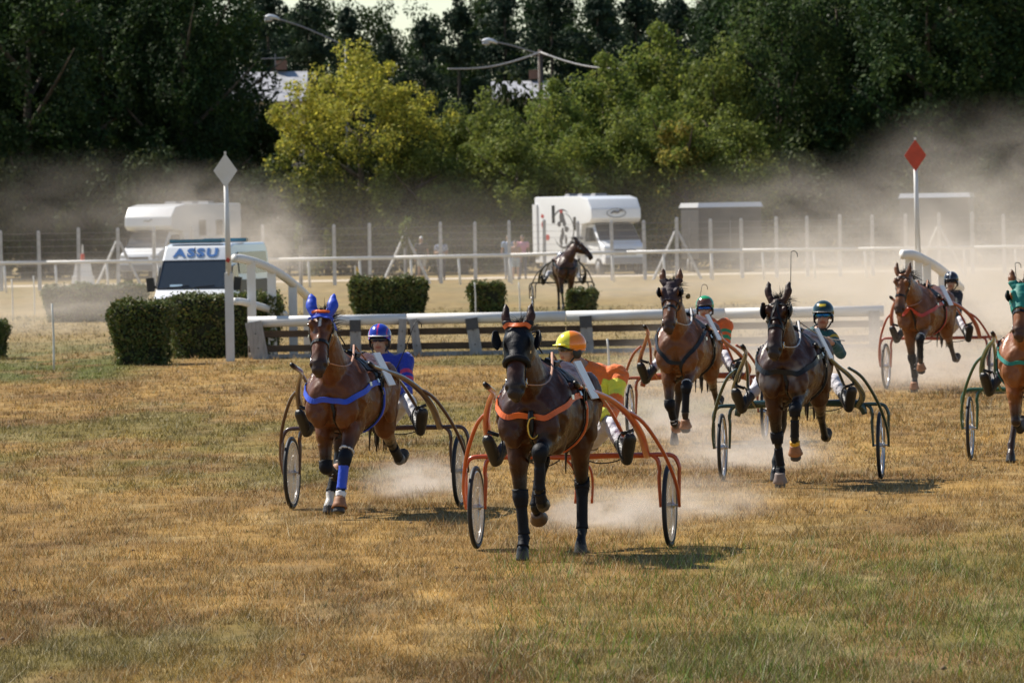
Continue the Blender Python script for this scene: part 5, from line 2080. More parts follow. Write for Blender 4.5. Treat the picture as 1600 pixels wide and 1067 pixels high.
motorhome(238, 306, R(-23), 'white motorhome with two side windows behind the ambulance', h=3.30, windows=((2.3, 3.0, 1.9, 2.6), (4.0, 4.7, 1.9, 2.6)))
motorhome(960, 300, R(19.5), 'white motorhome with black and red side pictures by the three spectators', h=3.32, art=True)


def canopy(px, D, rz, label, w, L_, h, m, roofm):  # solid box with wheels and doors, standing in for an open canopy
    p = at(px, 430, D)
    o = empty('canopy_box', (p.x, D, 0), rz)
    tag(o, label, 'canopy', 'canopy boxes in the dust')
    vs, fs = prism([(0, .55), (L_, .55), (L_, h), (0, h)], -w / 2, w / 2)
    body_mesh('box_body', vs, fs, m, o, .05)
    MB().box((0, L_ / 2, h + .10), (w + .12, L_ + .3, .20), taper=.95).build('roof', roofm, o)
    for s in (-1, 1):
        road_wheel(s * (w / 2 - .12), L_ * .45, .36, o)
        road_wheel(s * (w / 2 - .12), L_ * .65, .36, o)
        MB().box((s * (w / 2 + .01), L_ * .5, 1.5), (.03, .05, 1.7)).build('side_rib', VGREY, o)
    for s in (-1, 1):
        MB().box((s * w * .24, -.025, 1.7), (w * .44, .05, h - 1.5)).build('door', m, o)
    MB().box((0, -.06, 1.6), (.04, .05, 1.2)).build('door_bar', VGREY, o)
    MB().tube([(0, L_, .6), (0, L_ + 1.0, .6)], .06, 8).build('tow_bar', VGREY, o)
    return o


DGREY = mat('canopy_dark_side', (.045, .045, .048), rough=.5, var=.2)  # shade under the canopy put into the body colour
canopy(1142, 303, R(8), 'dark stand-in box for a canopy with a white roof edge in the dust', 2.7, 4.6, 2.75, DGREY, VWHITE)
canopy(1462, 309, R(-6), 'pale roofed stand-in box for a canopy faint in the dust behind the red sign', 3.0, 5.0, 3.0, mat('canopy_side_pale', (.07, .068, .066), rough=.5, var=.2), VWHITE)

# ------------------------------------------------------------------ spectators
def spectator(px, D, label, jc, lc, h, **kw):
    p = at(px, 430, D)
    q, _ = person('person', label, standing(h, kw.pop('arms', 'down')), jc, lc, vox=.02, boots=False, loc=(p.x, D, 0), rz=R(kw.pop('turn', 0)), group='spectators behind the fence', **kw)
    return q


spectator(659, 288, 'person with white hair in a black shirt and pale shorts behind the fence', (.02, .02, .022), (.45, .43, .38), 1.80, hair=(.75, .75, .74), bare_arms=True, shorts=True)
spectator(690, 289, 'person in a white and blue patterned shirt with arms folded behind the fence', lambda p, k, a, t: (.5, .53, .6) if math.sin(p[0] * 40) * math.sin(p[2] * 33) > -.1 else (.15, .2, .35), (.03, .03, .05), 1.70, arms='up', hair=(.1, .1, .1), bare_arms=True)
spectator(795, 289, 'person in a blue and white top, left of the three by the motorhome', (.25, .35, .5), (.3, .33, .36), 1.80, hair=(.1, .08, .06), bare_arms=True)
spectator(806, 286, 'bare chested person in pale blue shorts in front of the other two', None, (.42, .48, .52), 1.58, hair=(.06, .04, .03), skin=(.55, .33, .23), shorts=True)
spectator(817, 289, 'person in a pink shirt, right of the three by the motorhome', (.72, .32, .42), (.05, .06, .10), 1.78, hair=(.08, .06, .05), bare_arms=True)

# ------------------------------------------------------------------ houses, poles and lamps behind the trees
def house(px, D, w, dpt, hwall, hroof, rz, label, roofc):
    p = at(px, 400, D)
    o = empty('house', (p.x, D, 0), rz)
    tag(o, label, 'house')
    wallm = mat('render_wall', (.42, .38, .33), rough=.9, var=.12)
    MB().box((0, dpt / 2, hwall / 2), (w, dpt, hwall)).build('wall', wallm, o)
    rm = mat('roof_%s' % label[:9], roofc, rough=.55, var=.25, scale=2.5, bump=.5, bscale=6)
    r = MB()
    vs = [V((-w / 2 - .3, -.3, hwall)), V((w / 2 + .3, -.3, hwall)), V((w / 2 + .3, dpt + .3, hwall)), V((-w / 2 - .3, dpt + .3, hwall)), V((-w / 2 - .3, dpt / 2, hwall + hroof)), V((w / 2 + .3, dpt / 2, hwall + hroof))]
    ro = r.add(vs, [(0, 1, 5, 4), (2, 3, 4, 5), (0, 4, 3), (1, 2, 5), (3, 2, 1, 0)]).build('roof', rm, o)
    MB().box((w * .3, dpt / 2, hwall + hroof + .35), (.6, .5, .5)).build('chimney', mat('chimney_brick', (.22, .12, .08), rough=.9), ro)
    for x in (-w * .3, 0, w * .3):
        f = MB().box((x, -.01, hwall * .62), (1.1, .06, 1.4)).build('window', VGREY, o)
        MB().box((x, -.05, hwall * .62), (.95, .03, 1.25)).build('pane', VGLASS, f)
    MB().box((w * .15, -.02, 1.05), (1.0, .06, 2.1)).build('door', BROWNP, o)
    return o


_z1, _z2 = at(395, 112, 384).z, at(395, 152, 380).z
house(392, 380, 5.6, 7.0, _z2 - .25, _z1 - _z2 + .2, 0, 'house with a pale grey roof between the dark trees', (.36, .36, .38))
_z1, _z2 = at(800, 125, 392).z, at(800, 146, 388).z
house(818, 388, 2.6, 6.0, _z2 - .3, _z1 - _z2 + .2, 0, 'house with a grey roof showing beside the wooden pole', (.10, .10, .12))


def antenna(px, py, D, label):
    p = at(px, py, D)
    o = empty('roof_aerial', (p.x, D, 0))
    tag(o, label, 'aerial', 'television aerials')
    MB().tube([(0, 0, 0), (0, 0, p.z + .25)], .035, 6).build('mast', VGREY, o)
    MB().tube([(-.75, 0, p.z), (.5, 0, p.z + .04)], .03, 6).build('boom', VGREY, o)
    for i in range(6):
        MB().tube([(-.65 + .2 * i, -.25, p.z), (-.65 + .2 * i, .25, p.z)], .018, 5).build('element', VGREY, o)


antenna(430, 92, 381, 'small roof aerial above the grey roof left of the golden tree')
antenna(1160, 58, 384, 'small roof aerial showing left of the tall right trees')


def street_lamp(head, foot, D, label):
    p, q = at(head[0], head[1], D), at(foot[0], foot[1], D)
    o = empty('street_lamp', (q.x, D, 0))
    tag(o, label, 'street lamp', 'street lamps among the trees')
    dx = p.x - q.x
    MB().tube([(0, 0, 0), (0, 0, q.z)], [.09, .06], 10).build('pole', VGREY, o, True)
    MB().tube([(0, 0, q.z - .02), (dx * .55, 0, q.z + (p.z - q.z) * .62), (dx, 0, p.z)], .035, 8, 4).build('arm', VGREY, o, True)
    MB().tube([(dx + .30, 0, p.z - .12), (dx + .1, 0, p.z), (dx - .22, 0, p.z + .06), (dx - .50, 0, p.z + .02)], [.05, .13, .17, .07], 10, 3, flat=.75).build('lamp_head', mat('lamp_white', (.7, .72, .74), rough=.25, coat=.3), o, True)
    MB().ball((dx - .28, 0, p.z - .10), (.22, .14, .10), 12, 8).build('lamp_glass', mat('lamp_glass', (.5, .52, .54), rough=.15), o, True)


street_lamp((428, 28), (540, 72), 372, 'street lamp on a long arm beside the dark left trees')
street_lamp((768, 65), (842, 84), 372, 'street lamp beside the wooden pole, right of the golden tree')
pq = at(844, 78, 370)
o = empty('utility_pole', (pq.x, 370, 0))
tag(o, 'dark wooden utility pole behind the olive trees', 'pole')
MB().tube([(0, 0, 0), (0, 0, pq.z)], [.17, .12], 10).build('post', mat('pole_wood', (.10, .075, .06), rough=.9, var=.3), o, True)
MB().box((0, 0, pq.z - .3), (.8, .1, .1)).build('cross_arm', mat('pole_wood', (.1, .075, .06)), o)
for (a, b, lb) in (((844, 82), (985, 108), 'thick pale cable sagging from the wooden pole to the right'), ((844, 82), (700, 108), 'cable from the wooden pole down to the left')):
    A, B = at(a[0], a[1], 369.8), at(b[0], b[1], 366)
    pts = [A.lerp(B, t) - V((0, 0, .28 * math.sin(math.pi * t))) for t in [k / 10 for k in range(11)]]
    me = MB().tube(pts, .045, 6).mesh('overhead_cable')
    tag(link('overhead_cable', me, mat('cable_pale', (.45, .44, .43), rough=.5)), lb, 'cable', 'overhead cables')

# ------------------------------------------------------------------ racing teams
LEA = mat('leather_black', (.009, .009, .010), rough=.42, var=.3, scale=30, spec=.3)
NEO = mat('black_neoprene', (.008, .009, .013), rough=.6, var=.3, scale=20, bump=.2, spec=.18)
HOODM = mat('black_hood_cloth', (.008, .009, .013), rough=.5, var=.3, scale=16, bump=.2, spec=.22)
MAROON = mat('plum_hood_cloth', (.035, .018, .024), rough=.7, var=.3, scale=16, bump=.3)
ORANGE = mat('orange_webbing', (.72, .13, .015), rough=.5, var=.12)
BLUE = mat('blue_webbing', (.02, .07, .55), rough=.5, var=.12)
REDW = mat('red_webbing', (.50, .06, .04), rough=.5, var=.12)
TEAL = mat('teal_cloth', (.01, .20, .16), rough=.6, var=.15)
TAN = mat('tan_rubber', (.30, .13, .055), rough=.6, var=.25, scale=20)
BRNR = mat('brown_rubber', (.10, .058, .03), rough=.45, var=.3)
REIN = mat('tan_rein', (.42, .22, .14), rough=.55, var=.2)
REINW = mat('pale_rein', (.50, .48, .46), rough=.5, var=.2)
WTAPE = mat('white_tape', (.75, .74, .72), rough=.6, var=.08)
HOOFG = mat('grey_rubber', (.12, .12, .125), rough=.5, var=.25)
YEL = mat('yellow_rubber', (.70, .36, .02), rough=.5, var=.15)


def joint_boot(h, leg, j, r, m, name, off=.014):
    c = np.array(h['bones'][leg][j])
    a = np.array(h['bones'][leg][j - 1])
    d = np.linalg.norm(h['co'] - c, axis=1)
    return shell(h['me'], d < r, off, name, m, h['root'])


def tape(h, leg, a, b, ts, m=WTAPE, w=.05):
    for t in ts:
        leg_boot(h, leg, a, b, t - w / 2, t + w / 2, m, 'boot_strap', off=.018)


def place(h, ax, yaw, back=1.62, lift=0.0, pos=None):
    p = ax + Matrix.Rotation(R(pos) if pos is not None else yaw, 3, 'Z') @ V((0, -back, 0))
    h['root'].location = (p.x, p.y, zg(p.x, p.y) + lift)
    h['root'].rotation_euler = (0, 0, yaw)


def reins(h, hands, back, m, w=.011):
    lw = -h['low']
    for s, hd in ((1, hands[0]), (-1, hands[1])):
        a = h['H'](.76, -.05, s * .088)
        t = V((s * .075, -.17, 1.665 + lw))
        e = V(hd) + V((0, back, 0)) + V((0, -.08, .02))
        n_ = V((s * .20, -.62, 1.50 + lw))
        q = [a.lerp(t, k / 8) - V((-s * .07, 0, .10)) * math.sin(math.pi * k / 8) for k in range(9)]
        q += [t.lerp(e, k / 6) - V((0, 0, .05)) * math.sin(math.pi * k / 6) for k in range(1, 7)]
        MB().tube(q, w, 6, flat=.45).build('rein', m, h['root'], True)


def whip(a, b, label, hook=True):
    o = empty('driving_whip', a)
    tag(o, label, 'whip', 'whips held by the drivers')
    d = b - a
    MB().tube([d * -.05, d * .12], [.011, .010], 8).build('handle', LEA, o, True)
    MB().tube([d * .12, d * .6 + V((.01, 0, 0)), d], [.006, .0045, .0035], 6, 4).build('rod', LEA, o, True)
    t = d
    MB().tube([t, t + V((.03, 0, .012)), t + V((.06, 0, -.01)), t + V((.065, 0, -.05))], .004, 5, 3).build('lash', LEA, o, True)
    return o


def halves(a, b):
    return lambda q: a if q.x * .55 + q.y < -.005 else b


MIRROR_B = mat('goggle_blue', (.02, .12, .55), rough=.08, var=.2, metal=.7)
MIRROR_G = mat('goggle_green', (.02, .35, .28), rough=.08, var=.3, scale=25, color2=(.02, .10, .5), metal=.7)
DARKGL = mat('goggle_dark', (.02, .025, .035), rough=.08, var=.2, metal=.2)

PAINT = dict(orange=mat('paint_orange', (.52, .085, .018), rough=.3, coat=.5, var=.12), plum=mat('paint_plum', (.075, .035, .030), rough=.28, coat=.5, var=.15),
             rust=mat('paint_rust', (.40, .10, .04), rough=.35, coat=.4, var=.15), green=mat('paint_dark_green', (.012, .045, .035), rough=.25, coat=.6, var=.15),
             red=mat('paint_red', (.42, .07, .03), rough=.35, coat=.4, var=.12), bottle=mat('paint_bottle_green', (.02, .10, .055), rough=.3, coat=.5, var=.15),
             black=mat('paint_black', (.02, .022, .024), rough=.4, var=.2))

# ---------- 1: leading team, orange
ax = ground(896, 856)
yw = R(-9.5)
sulky('sulky', 'bright orange sulky with disc wheels at the front of the race', PAINT['orange'], ax, yw, disc=True, tail_bars=True)
h = horse('racehorse', 'dark brown horse in a black blinker hood with orange straps, leading', (.056, .018, .0075), (.008, .008, .008), 'trot_a', head_a=27, poll=(0, -1.09, 1.82), head_yaw=6, bare_eye=False)
hood(h, HOODM, t1=.50, off=.016, eyes=False)
blinkers(h, HOODM, size=.072, t=.20, out=.022, flare=24)
tack(h, LEA, ORANGE, .045, nose_t=.50, shadow_roll=NEO, rein_m=REIN, brow=False)
strap(h['bvh'], [h['H'](.03 if abs(s) > .9 else -.0, .13 - .06 * s * s, s * .11) for s in (-1, -.6, -.2, .2, .6, 1)], .034, .012, 'browband', ORANGE, h['root'], off=.02)
for lg in ('RF', 'LF'):
    joint_boot(h, lg, 1, .088, NEO, 'knee_boot')
    leg_boot(h, lg, 1, 2, .12, .98, NEO, 'leg_boot', off=.012)
    leg_boot(h, lg, 2, 3, .0, .9, NEO, 'pastern_boot', off=.010)
for lg in ('LH', 'RH'):
    leg_boot(h, lg, 1, 2, .05, .98, NEO, 'leg_boot', off=.012)
    joint_boot(h, lg, 1, .07, NEO, 'hock_boot')
bell_boot(h, 'RH', BRNR)
tas = MB()
bz = -h['low']
loc, nr_, _, _ = h['bvh'].find_nearest(V((.02, -1.0, 1.12 + bz)))
tas.tube([loc + nr_ * .02 + V((0, 0, .06)), loc + nr_ * .03, loc + nr_ * .03 + V((.01, 0, -.12))], [.02, .026, .012], 8, 3)
tas.build('buckle_strap', LEA, h['root'], True)
pts = [loc + nr_ * .05 + V((.025 + .045 * math.cos(a), 0, -.07 + .085 * math.sin(a))) for a in [R(60 + 22 * k) for k in range(13)]]
MB().tube(pts, [.003] + [.008] * 11 + [.003], 6).build('brass_hook', mat('brass', (.55, .36, .08), rough=.3, metal=1), h['root'], True)
HN1 = ((.16, -.42, 1.10), (-.14, -.42, 1.12))
reins(h, HN1, 1.62, REIN)
place(h, ax, R(-12.5), pos=-7)


def jk_front(p, k, a, t):
    O_, Y_ = (.85, .16, .01), (.80, .76, .05)
    if k in ('uarm', 'farm'):
        return Y_ if (k == 'uarm' and .25 < a < .62) or (k == 'farm' and a > .3) else O_
    return Y_ if .12 < t < .62 else O_


person('person', 'driver in yellow and orange quartered cap and silks on the orange sulky', seated(zs=.90, top=1.80, hx=-.02, hy=-.06, lean=.04, hands=HN1, rot=12, cx=.20),
       jk_front, (.66, .65, .72), helmet=dict(col=halves((.80, .74, .05), (.90, .24, .01)), brim=1, brim_c=(.78, .70, .05)), goggles=DARKGL, face_yaw=-52, loc=ax, rz=yw)

# ---------- 2: left team, blue
ax = ground(588, 794)
yw = R(-10)
sulky('sulky', 'dark plum sulky with disc wheels drawn by the blue eared horse', PAINT['plum'], ax, yw, disc=True)
h = horse('racehorse', 'bay horse with bright blue ear covers and blue breast strap', (.120, .040, .013), (.014, .011, .010), 'trot_b', head_a=30, poll=(0, -1.08, 1.90), blaze=(.10, .26, .012), sock=('RH',), head_yaw=6)
hood(h, BLUE, t1=.10, t0=-.06, off=.012, ears=True, ear_m=BLUE, eyes=False, name='ear_bonnet')
tack(h, LEA, BLUE, .05, nose_t=.50, rein_m=REIN, girth_m=BLUE, brow=False)
strap(h['bvh'], [h['H'](.10 - .03 * (1 - s * s), .14 - .08 * s * s, s * .12) for s in (-1, -.6, -.2, .2, .6, 1)], .030, .012, 'browband', BLUE, h['root'], off=.014)
strap(h['bvh'], [h['H'](.03 - .05 * (1 - s * s), .12 - .06 * s * s, s * .10) for s in (-.8, -.4, 0, .4, .8)], .022, .02, 'bonnet_trim', ORANGE, h['root'], off=.016)
leg_boot(h, 'LF', 1, 2, .16, .93, BLUE, 'bandage', off=.013)
joint_boot(h, 'LF', 1, .085, NEO, 'knee_boot')
joint_boot(h, 'RF', 1, .085, NEO, 'knee_boot')
leg_boot(h, 'RF', 1, 2, .12, .95, NEO, 'leg_boot')
tape(h, 'LF', 0, 1, (.80,))
tape(h, 'RF', 1, 2, (.35, .55))
bell_boot(h, 'LF', TAN)
bell_boot(h, 'RF', TAN)
leg_boot(h, 'LF', 2, 3, .0, .5, WTAPE, 'pastern_wrap', off=.010)
for lg in ('LH', 'RH'):
    leg_boot(h, lg, 1, 2, .3, .98, NEO, 'leg_boot', off=.011)
joint_boot(h, 'LH', 2, .06, HOOFG, 'fetlock_boot', off=.012)
HN2 = ((.20, -.40, 1.12), (-.12, -.42, 1.10))
reins(h, HN2, 1.62, REIN)
place(h, ax, R(-12.5), lift=.015, pos=-6.5)


def jk_blue(p, k, a, t):
    if k == 'uarm' and (.40 < a < .52 or .62 < a < .72) and p[0] > 0:
        return (.55, .03, .10)
    return (.012, .035, .34)


person('person', 'driver in blue helmet, blue silks and dark glasses behind the blue eared horse', seated(zs=.88, top=1.75, hx=.03, lean=.0, hands=HN2, cx=.08), jk_blue, (.68, .68, .70),
       helmet=dict(col=lambda q: (.55, .04, .12) if abs(q.x) < .008 or abs(abs(q.x) - .085) < .004 else (.012, .035, .36), brim_c=(.72, .72, .72)), goggles=DARKGL, loc=ax, rz=yw)
M_ = Matrix.Rotation(yw, 3, 'Z')
wb = at(648, 504, ax.y - .5)
whip(ax + M_ @ V(HN2[0]) + V((.02, -.08, .05)), wb, 'thin whip slanting up from the blue helmeted driver')

# ---------- 3: dark green cart
ax = ground(1253, 750)
yw = R(-8)
sulky('sulky', 'dark green sulky with arched bar and spoked wheels', PAINT['green'], ax, yw, arch=True)
h = horse('racehorse', 'near black brown horse with leather blinkers and foam on its chest', (.052, .019, .009), (.009, .010, .010), 'trot_c', head_a=26, poll=(0, -1.08, 1.82), head_yaw=-2)
tack(h, LEA, LEA, .05, nose_t=.50, rein_m=REINW)
blinkers(h, LEA, size=.078, t=.20, out=.002, flare=15)
for s in (-1, 1):
    strap(h['bvh'], [h['H'](-.02, .13, s * .01), h['H'](.16, .14, s * .02), h['H'](.34, .12, s * .055), h['H'](.50, .06, s * .09)], .022, .007, 'face_strap', LEA, h['root'], off=.006)
strap(h['bvh'], [h['H'](.36, .12 - .1 * s * s, s * .1) for s in (-1, -.5, 0, .5, 1)], .022, .007, 'face_strap', LEA, h['root'], off=.006)
# foam lather on the chest
co = h['co']
cols = np.empty(len(co) * 4, dtype=np.float32)
h['me'].color_attributes['Col'].data.foreach_get('color', cols)
cols = cols.reshape(-1, 4)
nz = np.array([noise.noise(V(p) * 7.0) + .6 * noise.noise(V(p) * 19.0) for p in co])
for s in (-1, 1):
    d = np.linalg.norm((co - np.array((s * .17, -.78, 1.12 - h['low']))) * np.array((1, .7, .9)), axis=1)
    w = (np.clip(1.15 - d / .15, 0, 1) * np.clip(nz * 1.6 + .35, 0, 1))[:, None] * .55
    cols[:, :3] = cols[:, :3] * (1 - w) + np.array((.5, .47, .44)) * w
h['me'].color_attributes['Col'].data.foreach_set('color', cols.ravel())
for lg in ('RF', 'LF'):
    joint_boot(h, lg, 1, .08, NEO, 'knee_boot')
    leg_boot(h, lg, 1, 2, .35, .95, NEO, 'leg_boot', off=.010)
bell_boot(h, 'LF', TAN)
leg_boot(h, 'LF', 2, 3, .2, .8, YEL, 'pastern_ring', off=.016)
leg_boot(h, 'RF', 2, 3, .1, .8, NEO, 'pastern_boot', off=.012)
bell_boot(h, 'RF', mat('dusty_rubber', (.26, .20, .17), rough=.7, var=.25))
HN3 = ((.36, -.34, 1.42), (-.10, -.40, 1.16))
reins(h, HN3, 1.62, REINW)
place(h, ax, R(-10), pos=-4.5)


def jk_green(p, k, a, t):
    G_, Y_ = (.008, .075, .075), (.62, .38, .02)
    if k == 'torso' and p[1] < .16 and abs(abs(p[0] - .02) - (.16 - .13 * t)) < .032:
        return Y_
    if k == 'uarm' and a < .25:
        return Y_ if a > .12 else G_
    return G_


pr_, F = person('person', 'driver in dark green helmet and mirrored goggles raising a fist', seated(zs=.90, top=1.83, hx=.24, lean=-.06, hands=HN3), jk_green, (.60, .58, .62),
               skin=(.40, .20, .13), helmet=dict(col=lambda q: (.62, .45, .03) if (q.x - .0) ** 2 / .0016 + (q.z - .115) ** 2 / .00018 < 1 and q.y < 0 else (.010, .030, .028), brim_c=(.22, .20, .18)),
               goggles=MIRROR_G, loc=ax, rz=yw, hand_dir={'L': V((-.1, -1, .15))})
M_ = Matrix.Rotation(yw, 3, 'Z')
whip(ax + M_ @ V(HN3[1]) + V((0, -.05, .05)), at(1236, 394, ax.y - .3), 'long thin whip standing upright above the leather blinkered horse')

# ---------- 4: middle rear team, rust red
ax = ground(1090, 689)
yw = R(-8)
sulky('sulky', 'rust orange sulky with arched bar behind the plum hooded horse', PAINT['rust'], ax, yw, arch=True)
h = horse('racehorse', 'bay horse in a plum hood with round eye cups and crossed black breast straps', (.165, .062, .022), (.03, .018, .013), 'trot_d', head_a=27, poll=(0, -1.08, 1.90), blaze=(.45, .62, .012), head_yaw=2)
hood(h, MAROON, t1=.40, off=.014)
blinkers(h, LEA, size=.056, t=.20, out=.002, flare=18)
tack(h, LEA, LEA, .05, nose_t=.52, ycoll=True, rein_m=REINW, brow=False)
MB().ball(h['H'](.16, -.10, .19), (.030, .02, .035), 12, 8).build('ear_plug', mat('olive_ball', (.12, .09, .03), rough=.6), h['root'], True)
for lg in ('RF', 'LF'):
    joint_boot(h, lg, 1, .08, NEO, 'knee_boot')
    leg_boot(h, lg, 1, 2, .2, .95, NEO, 'leg_boot', off=.011)
    bell_boot(h, lg, TAN)
tape(h, 'RF', 1, 2, (.7, .85))
tape(h, 'LF', 0, 1, (.86,))
HN4 = ((.16, -.40, 1.12), (-.14, -.40, 1.12))
reins(h, HN4, 1.62, REINW)
place(h, ax, R(-11), pos=-5)


def jk_or(p, k, a, t):
    G_ = (.02, .28, .10)
    if k == 'uarm' and (.30 < a < .44 or .56 < a < .70):
        return G_
    if k == 'torso' and .18 < t < .36 and math.sin(p[0] * 36) * math.sin(t * 36) > 0:
        return G_
    return (.78, .14, .015)


person('person', 'driver in green cap, blue mirrored goggles and orange silks with green bars', seated(zs=.87, top=1.74, hx=.10, lean=-.02, hands=HN4, cx=.12), jk_or, (.64, .63, .68),
       helmet=dict(col=lambda q: (.12, .05, .025) if q.y < -.055 and q.z < .125 else (.02, .32, .12), brim_c=(.03, .025, .025)), goggles=MIRROR_B, loc=ax, rz=yw)
M_ = Matrix.Rotation(yw, 3, 'Z')
whip(ax + M_ @ V(HN4[1]) + V((.1, -.05, .05)), at(1097, 446, ax.y - .3), 'hooked whip upright in front of the green cap')

# ---------- 5: rear right team, red in the dust
ax = ground(1468, 607)
yw = R(-13)
sulky('sulky', 'pale red sulky veiled by dust behind the rearmost racing horse', PAINT['red'], ax, yw)
h = horse('racehorse', 'bay horse with a red breast strap, rearmost of the racing horses', (.19, .072, .026), (.03, .02, .015), 'trot_c', head_a=20, poll=(0, -1.19, 1.70), head_yaw=-4, neck_yaw=-4)
tack(h, LEA, REDW, .05, nose_t=.55, rein_m=REIN)
for lg in ('RF', 'LF'):
    joint_boot(h, lg, 1, .08, NEO, 'knee_boot')
    leg_boot(h, lg, 1, 2, .2, .95, NEO, 'leg_boot', off=.011)
    bell_boot(h, lg, TAN)
tape(h, 'RF', 1, 2, (.3, .5))
tape(h, 'LF', 0, 1, (.86,))
reins(h, HN4, 1.62, REIN)
place(h, ax, R(-17), pos=-10)
person('person', 'driver in black helmet with white stripe and black jacket in the dust', seated(zs=.88, top=1.76, hx=.18, hands=HN4), (.018, .018, .020), (.66, .65, .68),
       helmet=dict(col=lambda q: (.7, .7, .7) if abs(q.x) < .009 else (.022, .020, .022), brim_c=(.03, .03, .03)), goggles=DARKGL, loc=ax, rz=yw)

# ---------- 6: team cut by the right edge
ax = ground(1633, 717)
yw = R(-9)
sulky('sulky', 'bottle green sulky cut by the right edge of the picture', PAINT['bottle'], ax, yw, arch=False)
h = horse('racehorse', 'chestnut horse in a teal hood cut by the right edge', (.27, .095, .028), (.05, .03, .022), 'trot_b', head_a=28, poll=(0, -1.08, 1.92))
hood(h, TEAL, t1=.46, off=.014)
blinkers(h, LEA, size=.056, t=.20, out=.004, flare=18)
tack(h, LEA, TEAL, .04, nose_t=.52, rein_m=YEL, brow=False)
leg_boot(h, 'RF', 1, 2, .2, .95, NEO, 'leg_boot', off=.011)
leg_boot(h, 'LF', 1, 2, .2, .95, NEO, 'leg_boot', off=.011)
bell_boot(h, 'RF', HOOFG)
bell_boot(h, 'LF', HOOFG)
reins(h, HN4, 1.62, REINW)
place(h, ax, yw, lift=.02)
person('person', 'driver of the bottle green sulky, only boots in view at the right edge', seated(zs=.88, top=1.74, hands=HN4), (.60, .40, .03), (.62, .62, .64),
       helmet=dict(col=lambda q: (.02, .22, .16), brim_c=(.6, .6, .6)), goggles=DARKGL, loc=ax, rz=yw)
whip(ax + V((-.3, -.4, 1.2)), at(1586, 412, ax.y - .4), 'whip with a small flap above the teal hooded horse')

# ---------- 7: horse walking back on the far side
hp7 = ground(884, 486)
yw = R(3)
M_ = Matrix.Rotation(yw, 3, 'Z')
ax = hp7 - M_ @ V((0, -1.62, 0))
sulky('sulky', 'black sulky of the far horse beside the small low hedge', PAINT['black'], ax, yw)
h = horse('racehorse', 'far brown horse standing with its head turned, beyond the hurdle', (.065, .026, .012), (.012, .01, .009), 'walk', head_a=42, poll=(0, -.92, 1.82), neck_yaw=46, head_yaw=70, vox=.018)
tack(h, LEA, LEA, .05, nose_t=.55, plate=False)
place(h, ax, yw)
person('person', 'driver of the far sulky, mostly hidden by the far horse', seated(zs=.88, top=1.60, hands=HN4), (.03, .03, .035), (.55, .55, .56), vox=.018,
       helmet=dict(col=lambda q: (.5, .5, .52), brim_c=(.03, .03, .03)), loc=ax, rz=yw)


# ------------------------------------------------------------------ dust
def dust(name, label, c, s, dens, nscale=1.4, col=(.89, .81, .72), power=1.2, soft=.0, seed=0.0, aniso=.35):
    mb = MB().ball((0, 0, 0), 1.0, 24, 14)
    o = mb.build(name, None, None, False)
    o.location = c
    o.scale = s
    tag(o, label, 'dust', kind='stuff')
    m = bpy.data.materials.new('dust')
    m.use_nodes = True
    nt = m.node_tree
    for n in list(nt.nodes):
        nt.nodes.remove(n)
    L = nt.links.new
    out = nn(nt, 'ShaderNodeOutputMaterial')
    pv = nn(nt, 'ShaderNodeVolumePrincipled')
    pv.inputs['Color'].default_value = (*col, 1)
    pv.inputs['Anisotropy'].default_value = aniso
    tc = nn(nt, 'ShaderNodeTexCoord')
    ln = nn(nt, 'ShaderNodeVectorMath', operation='LENGTH')
    L(tc.outputs['Object'], ln.inputs[0])
    fall = nn(nt, 'ShaderNodeMapRange', interpolation_type='SMOOTHSTEP')
    fall.inputs['From Min'].default_value = 1.0
    fall.inputs['From Max'].default_value = soft
    L(ln.outputs['Value'], fall.inputs['Value'])
    mp = nn(nt, 'ShaderNodeMapping')
    mp.inputs['Location'].default_value = (seed, seed * 1.7, seed * .6)
    L(tc.outputs['Object'], mp.inputs['Vector'])
    nz = nn(nt, 'ShaderNodeTexNoise')
    nz.inputs['Scale'].default_value = nscale
    nz.inputs['Detail'].default_value = 5
    nz.inputs['Roughness'].default_value = .65
    nz.inputs['Distortion'].default_value = .6
    L(mp.outputs['Vector'], nz.inputs['Vector'])
    rp = nn(nt, 'ShaderNodeMapRange')
    rp.inputs['From Min'].default_value = .38
    rp.inputs['From Max'].default_value = .64
    rp.inputs['To Min'].default_value = .0
    rp.inputs['To Max'].default_value = 1.9
    L(nz.outputs['Fac'], rp.inputs['Value'])
    m1 = nn(nt, 'ShaderNodeMath', operation='MULTIPLY')
    L(fall.outputs['Result'], m1.inputs[0])
    L(rp.outputs['Result'], m1.inputs[1])
    m2 = nn(nt, 'ShaderNodeMath', operation='MULTIPLY')
    L(m1.outputs[0], m2.inputs[0])
    m2.inputs[1].default_value = dens * 1.7
    L(m2.outputs[0], pv.inputs['Density'])
    L(pv.outputs[0], out.inputs['Volume'])
    o.data.materials.append(m)
    return o


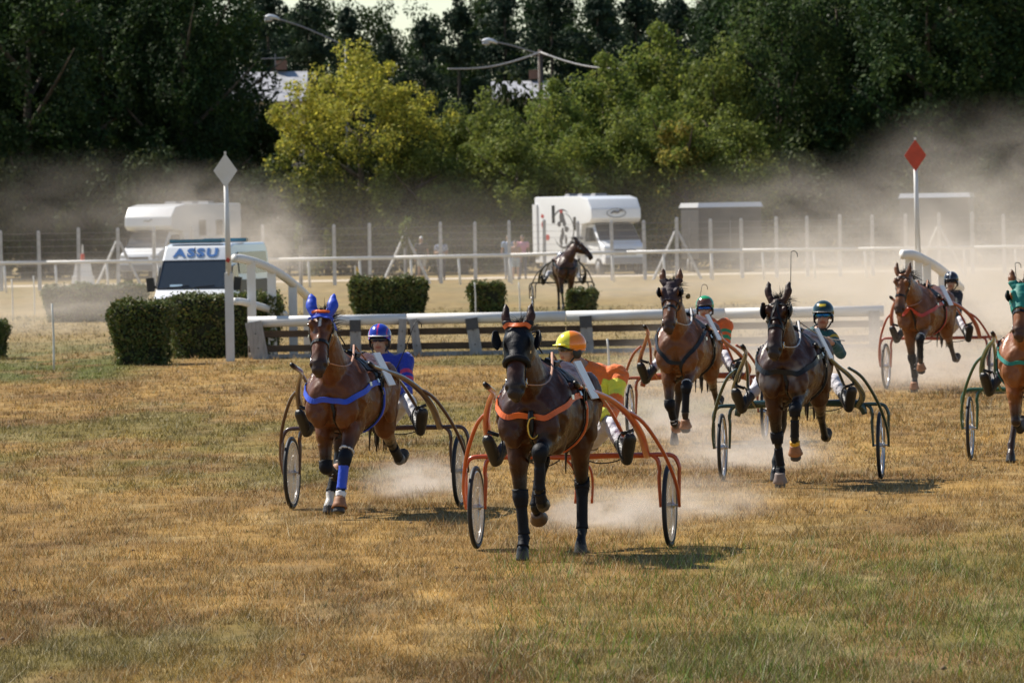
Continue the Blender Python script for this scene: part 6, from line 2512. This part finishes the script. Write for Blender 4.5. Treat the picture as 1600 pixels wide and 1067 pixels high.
# (picture column, row of the centre, distance, half sizes, density)
for px, py, D_, sx, sy, sz, dn, ns, lb, sd in (
        (90, 470, 176, 5.0, 13, 1.5, .024, 2.2, 'thin dust lying over the far left hedge', 1.3),
        (330, 350, 235, 4.2, 14, 2.4, .020, 2.0, 'dust plume rising behind the ambulance roof', 4.1),
        (425, 400, 200, 1.9, 8, 1.6, .060, 2.0, 'bright dust puff at the right side of the ambulance', 5.9),
        (130, 335, 262, 7.5, 12, 2.8, .006, 2.2, 'grey dust drifting in front of the left motorhome', 8.4),
        (1580, 455, 150, 3.6, 12, 2.1, .070, 2.2, 'bright dust billow behind the rearmost driver at the right edge', 7.7),
        (1470, 400, 195, 5.0, 18, 2.9, .028, 2.2, 'tall dust cloud round the red sign post', 2.4),
        (1290, 430, 215, 5.5, 20, 2.2, .024, 2.2, 'dust cloud between the leather blinkered horse and the rail', 3.6),
        (1560, 290, 225, 6.0, 20, 3.2, .012, 2.2, 'high dust veil in front of the right trees', 6.2),
        (1240, 330, 250, 5.5, 16, 2.4, .009, 2.2, 'faint dust veil over the box trailer', 9.6),
        (1320, 560, 118, 4.2, 16, 1.3, .060, 2.4, 'low dust trailing behind the dark green sulky', 9.2),
        (1120, 600, 100, 3.0, 12, .8, .032, 2.4, 'low dust trailing behind the rust sulky', 4.7),
        (1480, 590, 112, 2.6, 8, .8, .10, 2.4, 'dust boiling under the rearmost sulky', 5.1),
        (800, 400, 232, 20, 34, 3.4, .0028, 1.6, 'thin pale dust haze lying across the far side of the course', 3.3),
        (1420, 480, 165, 8.0, 26, 2.2, .021, 2.0, 'pale dust haze behind the rearmost horse', 8.1),
        (960, 450, 225, 6.0, 20, 1.3, .009, 2.0, 'faint dust above the far grass in the middle', 2.2)):
    c = at(px, py, D_)
    dust('dust_cloud', lb, c, (sx, sy, sz), dn, ns, seed=sd)
for px, py, sx, sy, sz, dn, lb, sd in ((660, 778, .80, 2.4, .36, .34, 'dust puff kicked up by the blue eared horse', 3.1), (955, 835, .85, 2.6, .34, .34, 'dust puff under the orange sulky', 5.3),
                                        (1090, 815, 1.0, 3.0, .34, .20, 'thin dust trailing beside the orange sulky wheel', 8.8), (1180, 735, 1.3, 4.0, .45, .24, 'dust round the hooves of the leather blinkered horse', 6.4),
                                        (1040, 690, 1.4, 5.0, .6, .18, 'dust round the hooves of the plum hooded horse', 1.9)):
    p = ground(px, py)
    dust('dust_puff', lb, (p.x, p.y + sy * .5, .10), (sx, sy, sz), dn, 2.6, seed=sd)
